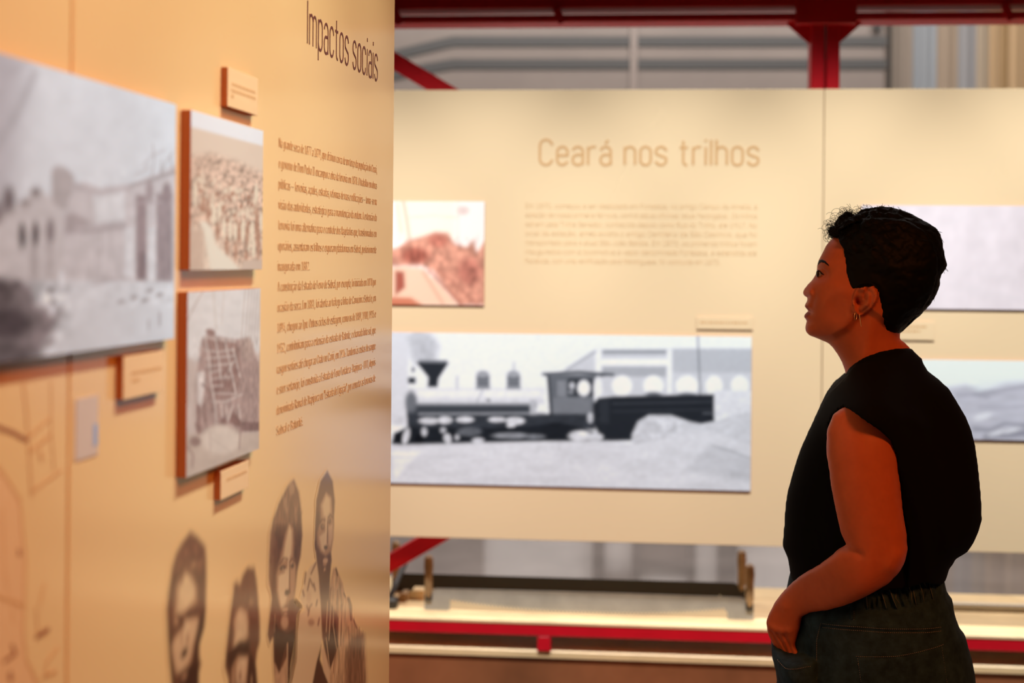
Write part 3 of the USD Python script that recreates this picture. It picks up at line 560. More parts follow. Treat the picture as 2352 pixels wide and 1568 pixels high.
def fig_c(p):
    p.poly([(235, 100), (270, 190), (290, 340), (298, 500), (285, 650), (262, 760), (250, 870), (235, 960), (290, 1020), (262, 1080), (250, 1250), (240, 1400), (190, 1600), (100, 1600), (88, 1400), (85, 1240), (60, 1290), (45, 1220), (60, 1080), (75, 960), (55, 800), (60, 640), (70, 480), (90, 380), (130, 270), (190, 150)], D1, 20)
    p.poly([(235, 100), (270, 190), (290, 340), (240, 430), (150, 420), (90, 420), (130, 270), (190, 150)], (134, 88, 60), 46, .85); p.ell(220, 160, 22, 44, (180, 132, 92), 1, .7); p.ell(178, 280, 15, 60, (170, 122, 86), 1, .6, -8); p.ell(250, 350, 10, 70, (160, 112, 78), 1, .5)
    p.poly([(60, 480), (90, 380), (110, 330), (90, 700), (70, 900), (50, 860)], (140, 96, 66), 30, .6)
    p.noise(9, 70, .5, 46, p.mask([(190, 130), (290, 300), (290, 660), (60, 700), (90, 360)], 40))
    p.poly([(200, 410), (232, 450), (236, 560), (232, 660), (250, 720), (250, 860), (240, 950), (205, 975), (190, 1050), (160, 1095), (130, 1000), (110, 900), (110, 790), (130, 700), (150, 620), (172, 500)], MID, 24)
    p.poly([(205, 430), (220, 470), (222, 560), (216, 640), (200, 670), (170, 680), (155, 690), (175, 560), (192, 480)], LTE, 20)
    p.poly([(125, 800), (150, 765), (190, 740), (197, 860), (190, 930), (175, 1000), (160, 1060), (140, 1000), (122, 900)], (212, 168, 122), 22); p.line([(200, 640), (197, 760), (188, 890)], 12, (216, 172, 126), 8, .9); p.poly([(214, 760), (242, 735), (240, 860), (222, 930), (212, 900)], (176, 126, 88), 14)
    p.ell(156, 735, 26, 15, D2, .8, .9, -25); p.line([(132, 712), (165, 664), (190, 672)], 12, D1, 14, .85); p.ell(153, 770, 22, 9, (150, 104, 72), .9, .8, -15); p.ell(158, 742, 5, 5, (190, 150, 116), .8)
    p.line([(208, 690), (225, 668), (240, 690)], 10, D1, 10, .8); p.ell(224, 720, 13, 18, D2, .9, .85); p.ell(218, 706, 5, 8, (196, 150, 112), .9, .8)
    p.line([(204, 690), (206, 900)], 6, D1, 8, .9); p.ell(186, 915, 17, 22, D2, .8, .95, 15); p.ell(205, 905, 8, 16, D1, .8, .9)
    p.poly([(160, 1015), (215, 975), (250, 980), (262, 1080), (250, 1190), (200, 1205), (185, 1140), (150, 1085), (150, 1030)], D1, 40, .8); p.ell(174, 1040, 19, 14, (196, 146, 104), .8, 1, -20); p.ell(176, 1066, 14, 9, (176, 126, 90), .8); p.ell(170, 1130, 26, 46, (184, 134, 95), 1); p.line([(160, 1055), (195, 1050)], 7, D2, 6)
    p.poly([(90, 1090), (130, 1180), (190, 1210), (240, 1180), (240, 1400), (190, 1600), (180, 1300), (130, 1490), (95, 1420)], D2, 22)
    p.poly([(95, 1420), (130, 1500), (185, 1380), (180, 1600), (100, 1600)], (180, 130, 90), 16); p.noise(20, 40, .3, 47, p.mask([(90, 1400), (190, 1400), (190, 1600), (90, 1600)])); p.line([(190, 1280), (187, 1600)], 7, (196, 146, 102), 5); p.line([(258, 1090), (250, 1400), (205, 1600)], 10, (150, 98, 64), 8, .7)
    p.line([(100, 1070), (95, 1200)], 5, (170, 120, 82), 6, .8)
def fig_d(p):
    p.poly([(330, 770), (360, 720), (400, 690), (430, 900), (440, 1250), (370, 1600), (190, 1600), (250, 1250), (265, 1080), (320, 1040), (300, 1000), (280, 960), (310, 860)], (208, 162, 114), 16)
    p.poly([(520, 740), (545, 740), (590, 850), (605, 940), (640, 950), (660, 1080), (690, 1160), (740, 1210), (755, 1400), (760, 1600), (480, 1600), (450, 1300), (470, 1000)], (186, 136, 92), 16)
    p.poly([(478, 38), (515, 110), (530, 250), (525, 430), (505, 620), (510, 680), (495, 800), (490, 960), (560, 1100), (555, 1300), (495, 1470), (440, 1240), (430, 1000), (415, 800), (400, 680), (386, 560), (390, 400), (400, 250), (430, 110)], D1, 16)
    p.poly([(478, 38), (515, 110), (530, 250), (525, 330), (400, 330), (400, 250), (430, 110)], (120, 76, 50), 34, .8)
    p.poly([(470, 190), (506, 225), (516, 340), (525, 420), (522, 520), (505, 615), (465, 650), (430, 620), (405, 560), (405, 480), (430, 400), (428, 280)], MID, 26)
    p.poly([(470, 205), (498, 235), (502, 330), (478, 372), (452, 362), (440, 285)], LTE, 30); p.poly([(420, 510), (445, 490), (468, 470), (474, 560), (455, 620), (435, 600)], (208, 164, 118), 22); p.poly([(486, 440), (515, 420), (516, 510), (500, 580), (486, 560)], (196, 148, 106), 16); p.line([(470, 370), (470, 480), (462, 570)], 9, (214, 170, 124), 8, .9)
    p.line([(425, 410), (440, 385), (462, 390)], 11, D1, 10, .85); p.ell(443, 440, 14, 22, D1, .9, .9); p.ell(446, 436, 4, 6, (176, 132, 98), .8); p.line([(484, 372), (500, 350), (514, 370)], 9, D1, 8, .8); p.ell(494, 398, 11, 20, D1, .9, .85); p.ell(491, 392, 3, 6, (176, 132, 98), .8)
    p.line([(480, 400), (480, 558)], 6, D1, 8, .85); p.ell(466, 588, 14, 14, D2, .8, .9); p.line([(440, 715), (462, 668), (500, 650)], 12, D1, 10, .9)
    p.ell(464, 685, 17, 20, (194, 144, 102), .8, 1, 25); p.ell(460, 712, 13, 10, (160, 112, 78), .8); p.ell(460, 755, 9, 20, (176, 126, 88), 1); p.ell(394, 575, 8, 40, D1, .8)
    p.poly([(440, 770), (500, 730), (490, 960), (470, 1130), (440, 1000)], D1, 18); p.poly([(455, 1280), (540, 1100), (555, 1300), (500, 1470)], D2, 16)
    for l in ([(480, 980), (470, 1200)], [(510, 900), (490, 1260)], [(535, 800), (520, 1150), (545, 1320)], [(600, 940), (590, 1200), (530, 1560)], [(470, 1240), (500, 1500)], [(570, 1100), (560, 1400)], [(560, 860), (575, 1000)], [(620, 1000), (610, 1180)]): p.line(l, 6, (208, 160, 112), 7, .8)
    for l in ([(505, 880), (495, 1000)], [(550, 900), (545, 1200)], [(585, 1000), (575, 1300)], [(540, 1320), (520, 1500)], [(630, 1160), (640, 1300)]): p.line(l, 7, (110, 66, 44), 9, .8)
    p.line([(540, 740), (552, 790)], 12, D1, 10, .9); p.line([(630, 960), (645, 1000), (650, 1110)], 18, D1, 14, .9); p.line([(598, 920), (608, 945)], 9, D1, 8, .9); p.line([(668, 1110), (690, 1170)], 10, D1, 8, .9)
    p.poly([(600, 1600), (610, 1350), (660, 1230), (740, 1220), (760, 1600)], D1, 60, .85); p.noise(9, 90, .6, 49, p.mask([(520, 740), (755, 1200), (760, 1600), (480, 1600)], 30))
    for l in ([(322, 770), (312, 850)], [(335, 900), (352, 815), (375, 870)], [(300, 900), (310, 940)], [(360, 780), (395, 700)], [(340, 1080), (350, 1020), (366, 1000)], [(330, 1010), (342, 1050)], [(405, 970), (398, 1010)], [(380, 850), (390, 900)], [(250, 975), (290, 1010)], [(420, 1100), (412, 1150)]): p.line(l, 12, (112, 68, 45), 12, .85)
    p.ell(362, 1130, 22, 26, (140, 92, 62), 1, .7); p.ell(345, 950, 18, 50, (188, 140, 98), 1, .6)
    p.poly([(435, 1290), (425, 1400), (500, 1600), (365, 1600), (400, 1420)], D2, 18); p.poly([(430, 1300), (455, 1330), (495, 1480), (490, 1580), (450, 1480)], (206, 158, 112), 12)
def frect(px0, px1, py0):
    return float(LW.uv(px0, 1300)[0]), float(LW.uv(px1, 1300)[0]), PZ0 + 0.001, float(LW.uv((px0 + px1) / 2, py0)[1])
figures(LW, frect(378, 482, 1205), .0014, fig_a, (4.2625, 370, 1200), 'printed_figure', 'printed head with short curly hair, leftmost', 2.2)
figures(LW, frect(508, 606, 1290), .0014, fig_b, (4.2625, 370, 1200), 'printed_figure', 'printed smaller head with dark hair', 2.2)
figures(LW, frect(608, 700, 1080), .0011, fig_c, (3.15, 600, 1070), 'printed_figure', 'printed figure with long dark hair')
figures(LW, frect(655, 850, 1065), .0012, fig_d, (3.15, 600, 1070), 'printed_figure', 'printed tallest figure with cropped hair in ragged cloth')

# ---- photographs on the back panel
def train(p):
    B = lambda v: (v - 6, v + 1, v + 10)
    p.rect(0, 700, 125, 1160, B(208), 20); p.ell(205, 790, 70, 80, B(186), .8); p.ell(170, 740, 50, 40, B(190), .9); p.noise(25, 25, .12, 61, p.mask([(120, 700), (280, 720), (300, 860), (140, 860)], 30))
    p.poly([(890, 900), (1060, 790), (1850, 785), (1850, 1020), (1050, 1020)], B(198), 14); p.rect(1095, 790, 1420, 812, B(158), 12); p.rect(1092, 835, 1440, 868, B(226), 12); p.rect(1095, 876, 1418, 925, B(172), 12); p.rect(1445, 785, 1850, 905, B(184), 14); p.rect(1420, 790, 1445, 1010, B(222), 12); p.rect(1060, 790, 1092, 905, B(222), 12)
    p.line([(920, 890), (1060, 800)], 14, B(176), 14)
    for x, rx in ((1195, 52), (1352, 52), (1520, 58), (1655, 44), (1785, 46)): p.ell(x, 970, rx, 52, B(226), .25)
    p.ell(1352, 1012, 40, 12, B(120), .8); p.ell(1520, 1012, 44, 10, B(140), .8); p.line([(1574, 720), (1592, 1160)], 8, B(130), 8)
    p.rect(118, 985, 805, 1062, B(206), 14); p.rect(118, 992, 800, 1030, B(222), 16, .9); p.rect(118, 1056, 770, 1078, B(150), 12); p.rect(118, 1068, 760, 1122, B(74), 14); p.ell(140, 1050, 30, 55, B(120), .8)
    p.poly([(165, 853), (330, 853), (278, 935), (272, 978), (222, 978), (226, 930)], B(54), 10); p.rect(178, 842, 320, 855, B(120), 8)
    p.rect(125, 928, 163, 960, B(58), 10); p.ell(150, 890, 9, 14, B(120), .7); p.line([(370, 925), (370, 985)], 8, B(178), 8)
    for x in (499, 652):
        p.rect(x - 32, 915, x + 33, 985, B(128), 12); p.ell(x, 912, 30, 18, B(160), .5); p.line([(x - 32, 935), (x + 33, 935)], 5, B(90), 6); p.line([(x - 32, 958), (x + 33, 958)], 5, B(96), 6); p.rect(x - 36, 975, x + 38, 988, B(150), 8)
    p.line([(655, 855), (655, 910)], 7, B(170), 7); p.line([(500, 985), (470, 1050)], 5, B(150), 6); p.ell(527, 1043, 10, 6, B(60), .6)
    p.poly([(800, 915), (1150, 912), (1060, 935), (1052, 1112), (838, 1118), (830, 935)], B(112), 10); p.line([(800, 912), (980, 902), (1150, 915)], 14, B(88), 8); p.line([(826, 930), (840, 1112)], 14, B(54), 8); p.rect(848, 1030, 1040, 1112, B(130), 12); p.rect(870, 945, 915, 1025, B(140), 12)
    p.rect(925, 935, 1050, 1022, B(58), 12); p.ell(1004, 982, 32, 40, B(226), .4); p.ell(945, 970, 14, 18, B(190), .6); p.ell(940, 1002, 14, 10, B(150), .6); p.ell(1075, 985, 22, 60, B(222), .5)
    p.poly([(1050, 1060), (1075, 1030), (1150, 1022), (1658, 1012), (1658, 1150), (1580, 1165), (1300, 1170), (1240, 1245), (1100, 1250), (1050, 1160)], B(48), 12); p.rect(1080, 1040, 1130, 1160, B(66), 30, .7); p.line([(1150, 1060), (1650, 1050)], 6, B(80), 8); p.line([(1150, 1100), (1650, 1090)], 5, B(72), 8); p.line([(1600, 1108), (1760, 1110)], 6, B(110), 6)
    p.rect(120, 1110, 1060, 1190, B(66), 14); p.line([(180, 1112), (800, 1108)], 9, B(158), 8); p.rect(735, 1040, 765, 1115, B(180), 12)
    for x, y, rx, ry in ((230, 1146, 52, 16), (310, 1142, 36, 18), (410, 1140, 44, 14), (570, 1140, 44, 12), (660, 1146, 48, 18), (640, 1168, 20, 14)): p.ell(x, y, rx, ry, B(208), .5)
    p.poly([(40, 1262), (55, 1205), (120, 1178), (520, 1182), (720, 1172), (880, 1150), (1050, 1200), (1110, 1250), (800, 1250), (480, 1258), (100, 1275)], B(42), 12)
    p.ell(430, 1200, 60, 22, B(110), .6); p.ell(640, 1220, 90, 14, B(150), .7); p.ell(760, 1225, 50, 12, B(130), .7); p.ell(115, 1222, 16, 42, B(205), .5, 1, 15); p.ell(206, 1200, 14, 22, B(198), .6); p.ell(300, 1192, 14, 14, B(190), .6); p.ell(322, 1235, 18, 26, B(205), .6, 1, -20); p.ell(370, 1228, 12, 14, B(190), .6); p.ell(475, 1245, 30, 14, B(190), .7); p.ell(180, 1240, 22, 30, B(24), .6); p.ell(80, 1235, 16, 26, B(24), .6); p.ell(1036, 1130, 14, 26, B(190), .7)
    p.ell(985, 1222, 58, 26, B(212), .5); p.ell(1060, 1228, 40, 22, B(200), .5); p.noise(30, 18, .3, 62, p.mask([(50, 1110), (1110, 1110), (1110, 1260), (50, 1260)], 20))
    p.rect(1658, 995, 1850, 1120, B(212), 14); p.poly([(1245, 1215), (1275, 1150), (1330, 1118), (1440, 1118), (1530, 1150), (1600, 1165), (1680, 1145), (1740, 1118), (1850, 1100), (1850, 1290), (1245, 1270)], B(200), 14); p.noise(26, 20, .3, 63, p.mask([(1245, 1215), (1330, 1118), (1480, 1125), (1500, 1250), (1250, 1260)], 16)); p.noise(40, 30, .12, 64, p.mask([(1480, 1140), (1850, 1000), (1850, 1300), (1480, 1260)], 20))
    p.poly([(0, 1268), (480, 1258), (1110, 1248), (1260, 1262), (1500, 1215), (1650, 1200), (1850, 1270), (1850, 1560), (0, 1560)], B(208), 20); p.poly([(40, 1300), (190, 1295), (60, 1440)], B(224), 16); p.poly([(1640, 1260), (1850, 1330), (1850, 1450), (1500, 1400)], B(196), 40); p.line([(1650, 1270), (1720, 1290), (1850, 1340)], 8, B(170), 10)
    p.noise(160, 30, .1, 65, p.mask([(0, 1280), (1850, 1280), (1850, 1560), (0, 1560)], 30)); p.line([(0, 1330), (500, 1320)], 6, B(200), 12); p.noise(18, 12, .08, 66, p.mask([(0, 1000), (1850, 1000), (1850, 1560), (0, 1560)], 60)); p.noise(14, 9, .05, 67)
    p.c = 0.74 * (p.c / 0.78) ** 1.22
photo(BW, corners(BW, (700, 764), (1728, 768), (1723, 1124), (690, 1107), .005), 0.005, 'wide black and white photograph of a steam locomotive on the back panel', train, .0030, (2.1778, 880, 440), (216, 224, 233), GB)
def street(p):
    p.rect(60, 30, 360, 240, (240, 224, 210), 60); p.line([(100, 40), (118, 140), (135, 260)], 10, (214, 160, 134), 10); p.line([(70, 60), (90, 200)], 8, (226, 184, 160), 10); p.line([(120, 130), (250, 120), (380, 130)], 5, (226, 196, 176), 8); p.line([(376, 50), (376, 230)], 6, (222, 202, 196), 8); p.ell(400, 95, 30, 22, (206, 190, 186), .9)
    p.poly([(-200, 300), (65, 280), (110, 250), (220, 215), (260, 200), (325, 205), (360, 260), (420, 275), (450, 240), (470, 300), (520, 220), (520, 570), (380, 570), (250, 400), (190, 370), (-200, 380)], (196, 140, 120), 24)
    p.ell(160, 320, 70, 42, (160, 92, 78), .9); p.ell(275, 245, 50, 34, (176, 110, 94), .8); p.ell(430, 400, 60, 70, (172, 110, 96), .9); p.noise(16, 26, .7, 71, p.mask([(-200, 250), (520, 220), (520, 560), (-200, 560)], 40))
    p.poly([(-200, 400), (110, 375), (200, 385), (300, 480), (380, 570), (-200, 570)], (226, 190, 166), 16); p.poly([(60, 395), (105, 400), (110, 480), (60, 520)], (156, 84, 70), 14); p.line([(230, 395), (390, 565)], 12, (160, 96, 80), 10); p.line([(280, 390), (470, 565)], 9, (176, 116, 100), 10); p.line([(330, 395), (500, 540)], 9, (188, 130, 112), 10); p.line([(200, 400), (300, 560)], 10, (200, 150, 128), 14)
    p.poly([(-200, 520), (140, 530), (200, 570), (-200, 570)], (190, 116, 90), 14)
photo(BW, corners(BW, (760, 461), (1115, 462), (1110, 700), (755, 699), .005), 0.005, 'reddish photograph of a crowded street beside rails, above the locomotive photograph', street, .0040, (2.1778, 880, 440), (238, 226, 222), GB)
def pale_map(p):
    p.noise(120, 90, .1, 81); p.noise(26, 60, .06, 82)
    for l in ([(1300, 700), (1800, 760), (2200, 880)], [(1500, 640), (2200, 700)], [(1700, 780), (2175, 870)], [(1250, 500), (1500, 300), (1800, 200)]): p.line(l, 14, (200, 196, 203), 26, .7)
photo(BW, corners(BW, (1978, 471), (2440, 472), (2440, 713), (1978, 707), .005), 0.005, 'pale lavender photograph behind the woman, on the right board', pale_map, .0060, (3.336, 1700, 430), (205, 199, 206), GB)
def waves(p):
    p.poly([(500, 360), (1100, 330), (1500, 260), (1600, 310), (1800, 250), (2300, 220), (2300, 700), (500, 700)], (176, 180, 194), 60); p.noise(130, 28, .22, 91, p.mask([(500, 300), (2300, 200), (2300, 700), (500, 700)], 60))
    for pts, w, c in (([(1430, 340), (1560, 330), (1660, 350)], 16, 128), ([(1560, 330), (1780, 300), (1980, 260)], 18, 132), ([(1560, 580), (1680, 590), (1780, 540), (1990, 560)], 22, 108), ([(1600, 420), (1800, 430), (2000, 400)], 12, 140), ([(1640, 640), (2000, 600)], 40, 112)): p.line(pts, w, (c, c + 2, c + 18), 30, .85)
    for x, y, rx, ry in ((1620, 490, 70, 24), (1720, 610, 60, 16), (1830, 590, 60, 14)): p.ell(x, y, rx, ry, (208, 214, 224), .8, .9, -15)
photo(BW, corners(BW, (1960, 826), (2440, 826), (2440, 1011), (1960, 1006), .005), 0.005, 'blue-grey photograph of rough water behind the woman, on the right board', waves, .0050, (3.1356, 1740, 800), (212, 223, 231), GB)
card(BW, corners(BW, (1600, 728), (1729, 728), (1729, 757), (1600, 756), .004), 'thin caption card above the locomotive photograph', ((.06, .92, .55),), 0.004, M['panel_pale'], M['ink_tan'], .0045)
card(BW, corners(BW, (1985, 738), (2146, 738), (2146, 781), (1985, 780), .004), 'caption card between the two photographs behind the woman', ((.1, .9, .72), (.1, .8, .48)), 0.004, M['panel_pale'], M['ink_tan'], .0045)
# ------------------------------------------------------------------ red steel display frame behind the back panel
def bu(px, py, t=0.0):
    s, z = BW.uv(px, py, t); return float(s), float(z)
frame = thing('steel_frame', 'red steel beam and post frame that carries the back exhibition panel', 'frame')
TF = -0.10                                           # front of the posts, behind the panel
PLZ = bu(1340, 1494, -0.02)[1]                        # top of the plinth
s_post = bu(1896, 180, TF)[0]
s_left = bu(640, 180, TF)[0]
s_right = bu(2700, 180, TF)[0]
zt0 = bu(1300, 51, TF)[1]; zt1 = bu(1300, 33, TF)[1]; zt2 = bu(1300, 19, TF)[1]
zb1, zb0 = bu(1340, 1435, -0.01)[1], bu(1340, 1461, -0.01)[1]
SA, SB = bu(560, 800)[0], bu(2850, 800)[0]
def post(s):
    g = 0.0025
    p = obj('post', wbox(BW, s - 0.040, s - g, PLZ + 0.0006, zt0, TF - 0.09, TF, 0.004), M['red'], frame)
    obj('post_angle', join(wbox(BW, s + g, s + 0.040, PLZ + 0.0006, zt0, TF - 0.09, TF, 0.004)), M['red'], p)
    for k in (-1, 1):
        tri = Polygon([(k * 0.040, zt0 + 0.01), (k * 0.105, zt0 + 0.01), (k * 0.105, zt0 - 0.004), (k * 0.040, zt0 - 0.062)])
        e = extrude(tri, 0.012); e.apply_transform(BW.matrix(s, 0, TF - 0.05)); obj('gusset_plate', e, M['red'], p)
    return p
for s in (s_left, s_post, s_right): post(s)
beam = obj('beam', join(wbox(BW, SA, SB, zt0, zt1, TF - 0.10, TF, 0.003)), M['red'], frame, label='lower flange of the top beam')
obj('beam_flange', wbox(BW, SA, SB, zt2, zt2 + 0.10, TF - 0.10, TF, 0.003), M['red'], beam)
ss, sz = bu(1283, 40, TF)
for s in (ss, s_left + 0.35, s_post + 0.5):
    obj('stiffener', bar(BW.pt(np.array(s - 0.008), np.array(zt2), TF + 0.001), BW.pt(np.array(s + 0.012), np.array(zt0 - 0.003), TF + 0.001), 0.022, 0.01, up=BW.n, bevel=0.001), M['red'], beam)
obj('cap_plate', wbox(BW, s_post - 0.085, s_post + 0.085, zt0 - 0.012, zt2 + 0.1, TF - 0.02, TF + 0.012, 0.003), M['red'], frame)
apex = bu(1886, 724, TF - 0.05)
a1, a2 = bu(640, -16, TF - 0.05), bu(676, 1422, TF - 0.05)
for q in (a1, a2):
    p0, p1 = BW.pt(np.array(q[0]), np.array(q[1]), TF - 0.05), BW.pt(np.array(apex[0]), np.array(apex[1]), TF - 0.05)
    d = obj('brace', bar(p0, p1, 0.045, 0.004, up=BW.n, bevel=0.001), M['red'], frame)
    up = np.cross(BW.n, (p1 - p0) / np.linalg.norm(p1 - p0)); up *= np.sign(up[2])
    obj('brace_leg', bar(p0 + up * 0.024 - BW.n * 0.02, p1 + up * 0.024 - BW.n * 0.02, 0.004, 0.045, up=BW.n, bevel=0.001), M['red'], d)
obj('lower_beam', wbox(BW, SA, SB, zb0, zb1, -0.037, 0.003, 0.002), M['red'], frame)
obj('lower_beam', wbox(BW, SA, SB, zb0, zb1, -0.45, -0.41, 0.003), M['red'], frame)
for px in (1250, 760, 2460):
    s = bu(px, 1470, -0.01)[0]
    obj('foot', wbox(BW, s - 0.019, s + 0.019, PLZ + 0.0006, zb0, -0.036, 0.002, 0.002), M['red'], frame)
# board laid on the lower beams
bz = zb1 + 0.011
board = thing('display_board', 'pale wooden shelf board on the red lower beam, under the saws', 'shelf')
for t0, t1 in ((0.005, -0.097), (-0.195, -0.345), (-0.347, -0.495)):
    obj('plank', wbox(BW, SA, SB, zb1 + 0.0006, bz, t1, t0, 0.002), M['wood'], board)
ends = [SA] + [v for q in (s_left, s_post, s_right) for v in (q - 0.045, q + (0.26 if q == s_left else 0.045))] + [SB]
for a, b in zip(ends[::2], ends[1::2]):
    obj('plank', wbox(BW, a, b, zb1 + 0.0006, bz, -0.193, -0.099, 0.002), M['wood'], board)
# plinth under the frame
pl = thing('plinth', 'low brown wooden plinth with a cream edge, under the red frame', 'plinth')
obj('plinth_body', wbox(BW, SA, SB, 0, PLZ - 0.022, -0.62, -0.012), M['plinth'], pl)
obj('edge_trim', wbox(BW, SA, SB, PLZ - 0.022, PLZ, -0.62, -0.005, 0.003), M['wood'], pl, label='cream edge strip')

# ------------------------------------------------------------------ saws and tools on the board
def saw(label, px0, px1, pyb, t, mat_, h0, h1, arch=0.022, group=None):
    """Two-man saw on edge: blade with toothed, curved lower edge, an upright handle at each end."""
    g = thing('crosscut_saw', label, 'saw', group)
    s0, s1 = bu(px0, pyb, t)[0], bu(px1, pyb, t)[0]; n = s1 - s0
    top = [(0, h0 * 0.72), (0.035, h0)] + [(n * q, h0 + (h1 - h0) * math.sin(math.pi * q)) for q in np.linspace(0.06, 0.94, 14)] + [(n - 0.035, h0), (n, h0 * 0.72)]
    low = []
    nt = 74; a, b = 0.075, n - 0.075
    for i in range(nt):
        x = a + (b - a) * i / nt; q = (x - a) / (b - a)
        y = arch * (1 - math.sin(math.pi * q)) ** 1.3 + 0.003
        low += [(x, y + 0.009), (x + (b - a) / nt * 0.5, y)]
    low = [(n, 0.0), (b + 0.002, 0.0), (b, 0.02)][:3] + low[::-1] + [(a, 0.02), (a - 0.002, 0.0), (0, 0.0)]
    e = extrude(Polygon(top + low).buffer(0), 0.003)
    e.apply_transform(BW.matrix(s0, bz + 0.0005, t)); obj('blade', e, mat_, g)
    for x in (0.012, n - 0.012):
        prof = np.array([(0.0, 0.006), (0.02, 0.012), (0.06, 0.0115), (0.09, 0.014), (0.115, 0.012), (0.122, 0.003)])
        hd = trimesh.creation.revolve(np.vstack([[0, 0], prof[:, ::-1], [0, 0.1225]]) , sections=14)
        hd.apply_translation((0, 0, h0 * 0.62))
        Mx = np.eye(4); Mx[:3, 0], Mx[:3, 1], Mx[:3, 2] = BW.u, BW.n, BW.z; Mx[:3, 3] = BW.pt(np.array(s0 + x), np.array(bz), t + 0.006)
        if np.linalg.det(Mx[:3, :3]) < 0: Mx[:3, 1] *= -1
        hd.apply_transform(Mx); hp = obj('handle', hd, M['old_wood'], g)
        obj('handle_socket', wbox(BW, s0 + x - 0.010, s0 + x + 0.010, bz + h0 * 0.45, bz + h0 * 0.80, t - 0.004, t + 0.010, 0.002), M['dark_iron'], hp)
    return g
saw('bright two-man saw with toothed edge, standing on the pale board', 975, 1731, 1408, -0.085, M['steel'], 0.062, 0.064)
saw('dark two-man saw standing behind the bright saw', 900, 1712, 1375, -0.30, M['dark_iron'], 0.056, 0.056, 0.003)
# iron tool and wooden blocks at the board's left end
g = thing('iron_tool', 'black iron tool leaning at the left end of the pale board', 'tool')
s0 = bu(905, 1390, -0.10)[0]
obj('shaft', bar(BW.pt(np.array(s0 - 0.02), np.array(bz + 0.006), -0.08), BW.pt(np.array(s0 + 0.008), np.array(bz + 0.10), -0.24), 0.016, 0.012), M['dark_iron'], g)
obj('head', wbox(BW, s0 - 0.035, s0 + 0.012, bz, bz + 0.030, -0.115, -0.075, 0.006), M['dark_iron'], g)
for label, px, w, hgt, t in (('short pale wooden block behind the bright saw, left end', 955, 0.050, 0.028, -0.20), ('small brown wooden wedge beside the black iron tool', 922, 0.030, 0.024, -0.17)):
    s = bu(px, 1385, t)[0]
    g = thing('wooden_block', label, 'wooden block')
    e = extrude(Polygon([(-w / 2, 0), (w / 2, 0), (w / 2, hgt), (-w / 2 + 0.014, hgt), (-w / 2, hgt * 0.35)]), 0.05)
    e.apply_transform(BW.matrix(s, bz + 0.0005, t - 0.05)); obj('block', e, M['old_wood'] if 'brown' in label else M['wood'], g)
# light metal pipe lying on the board on the right
s = bu(2100, 1405, -0.30)[0]; s2 = bu(2640, 1405, -0.30)[0]
ht = 0.022
pp = thing('metal_pipe', 'pale metal pipe lying on the board right of the woman', 'pipe')
obj('pipe', tube(BW.pt(np.linspace(s, s2, 12), np.full(12, bz + ht / 2 + 0.0005), -0.28), ht / 2, 14), mat('pale_pipe', (0.62, 0.60, 0.52), rough=0.35), pp, smooth=True)
for q in (s, s2):
    c = trimesh.creation.annulus(0.010, 0.0125, 0.02); Mx = np.eye(4); Mx[:3, 2], Mx[:3, 0], Mx[:3, 1] = BW.u, BW.n, np.cross(BW.u, BW.n); Mx[:3, 3] = BW.pt(np.array(q), np.array(bz + 0.013), -0.28)
    c.apply_transform(Mx); obj('collar', c, M['steel'], pp)
# ------------------------------------------------------------------ the woman
FO = at(2000, 700, 2.42); FO[2] = 0
_r = ray(2000, 606); PHI = math.atan2(_r[0], _r[1])
FX, FY = np.array([math.cos(PHI), -math.sin(PHI), 0]), np.array([math.sin(PHI), math.cos(PHI), 0])

def L(px, py, yl=0.0):
    """Picture point on the upright plane at yl behind the figure's middle -> the figure's own x, z in metres."""
    r = ray(px, py)
    k = ((FO + np.asarray(yl)[..., None] * FY - CE) @ FY if np.ndim(yl) else (FO + yl * FY - CE) @ FY) / (r @ FY)
    P = CE + r * np.asarray(k)[..., None] - FO
    return P @ FX, P[..., 2]

def LP(pts, yl=0.0):
    a = np.array(pts, float)
    x, z = L(a[:, 0], a[:, 1], yl)
    return np.stack([x, z], 1)

def to_world(v):
    v = np.asarray(v, float)
    return FO + v[..., :1] * FX + v[..., 1:2] * FY + v[..., 2:3] * np.array([0, 0, 1.0])

def wmesh(v, f):
    return trimesh.Trimesh(to_world(v), f, process=False)

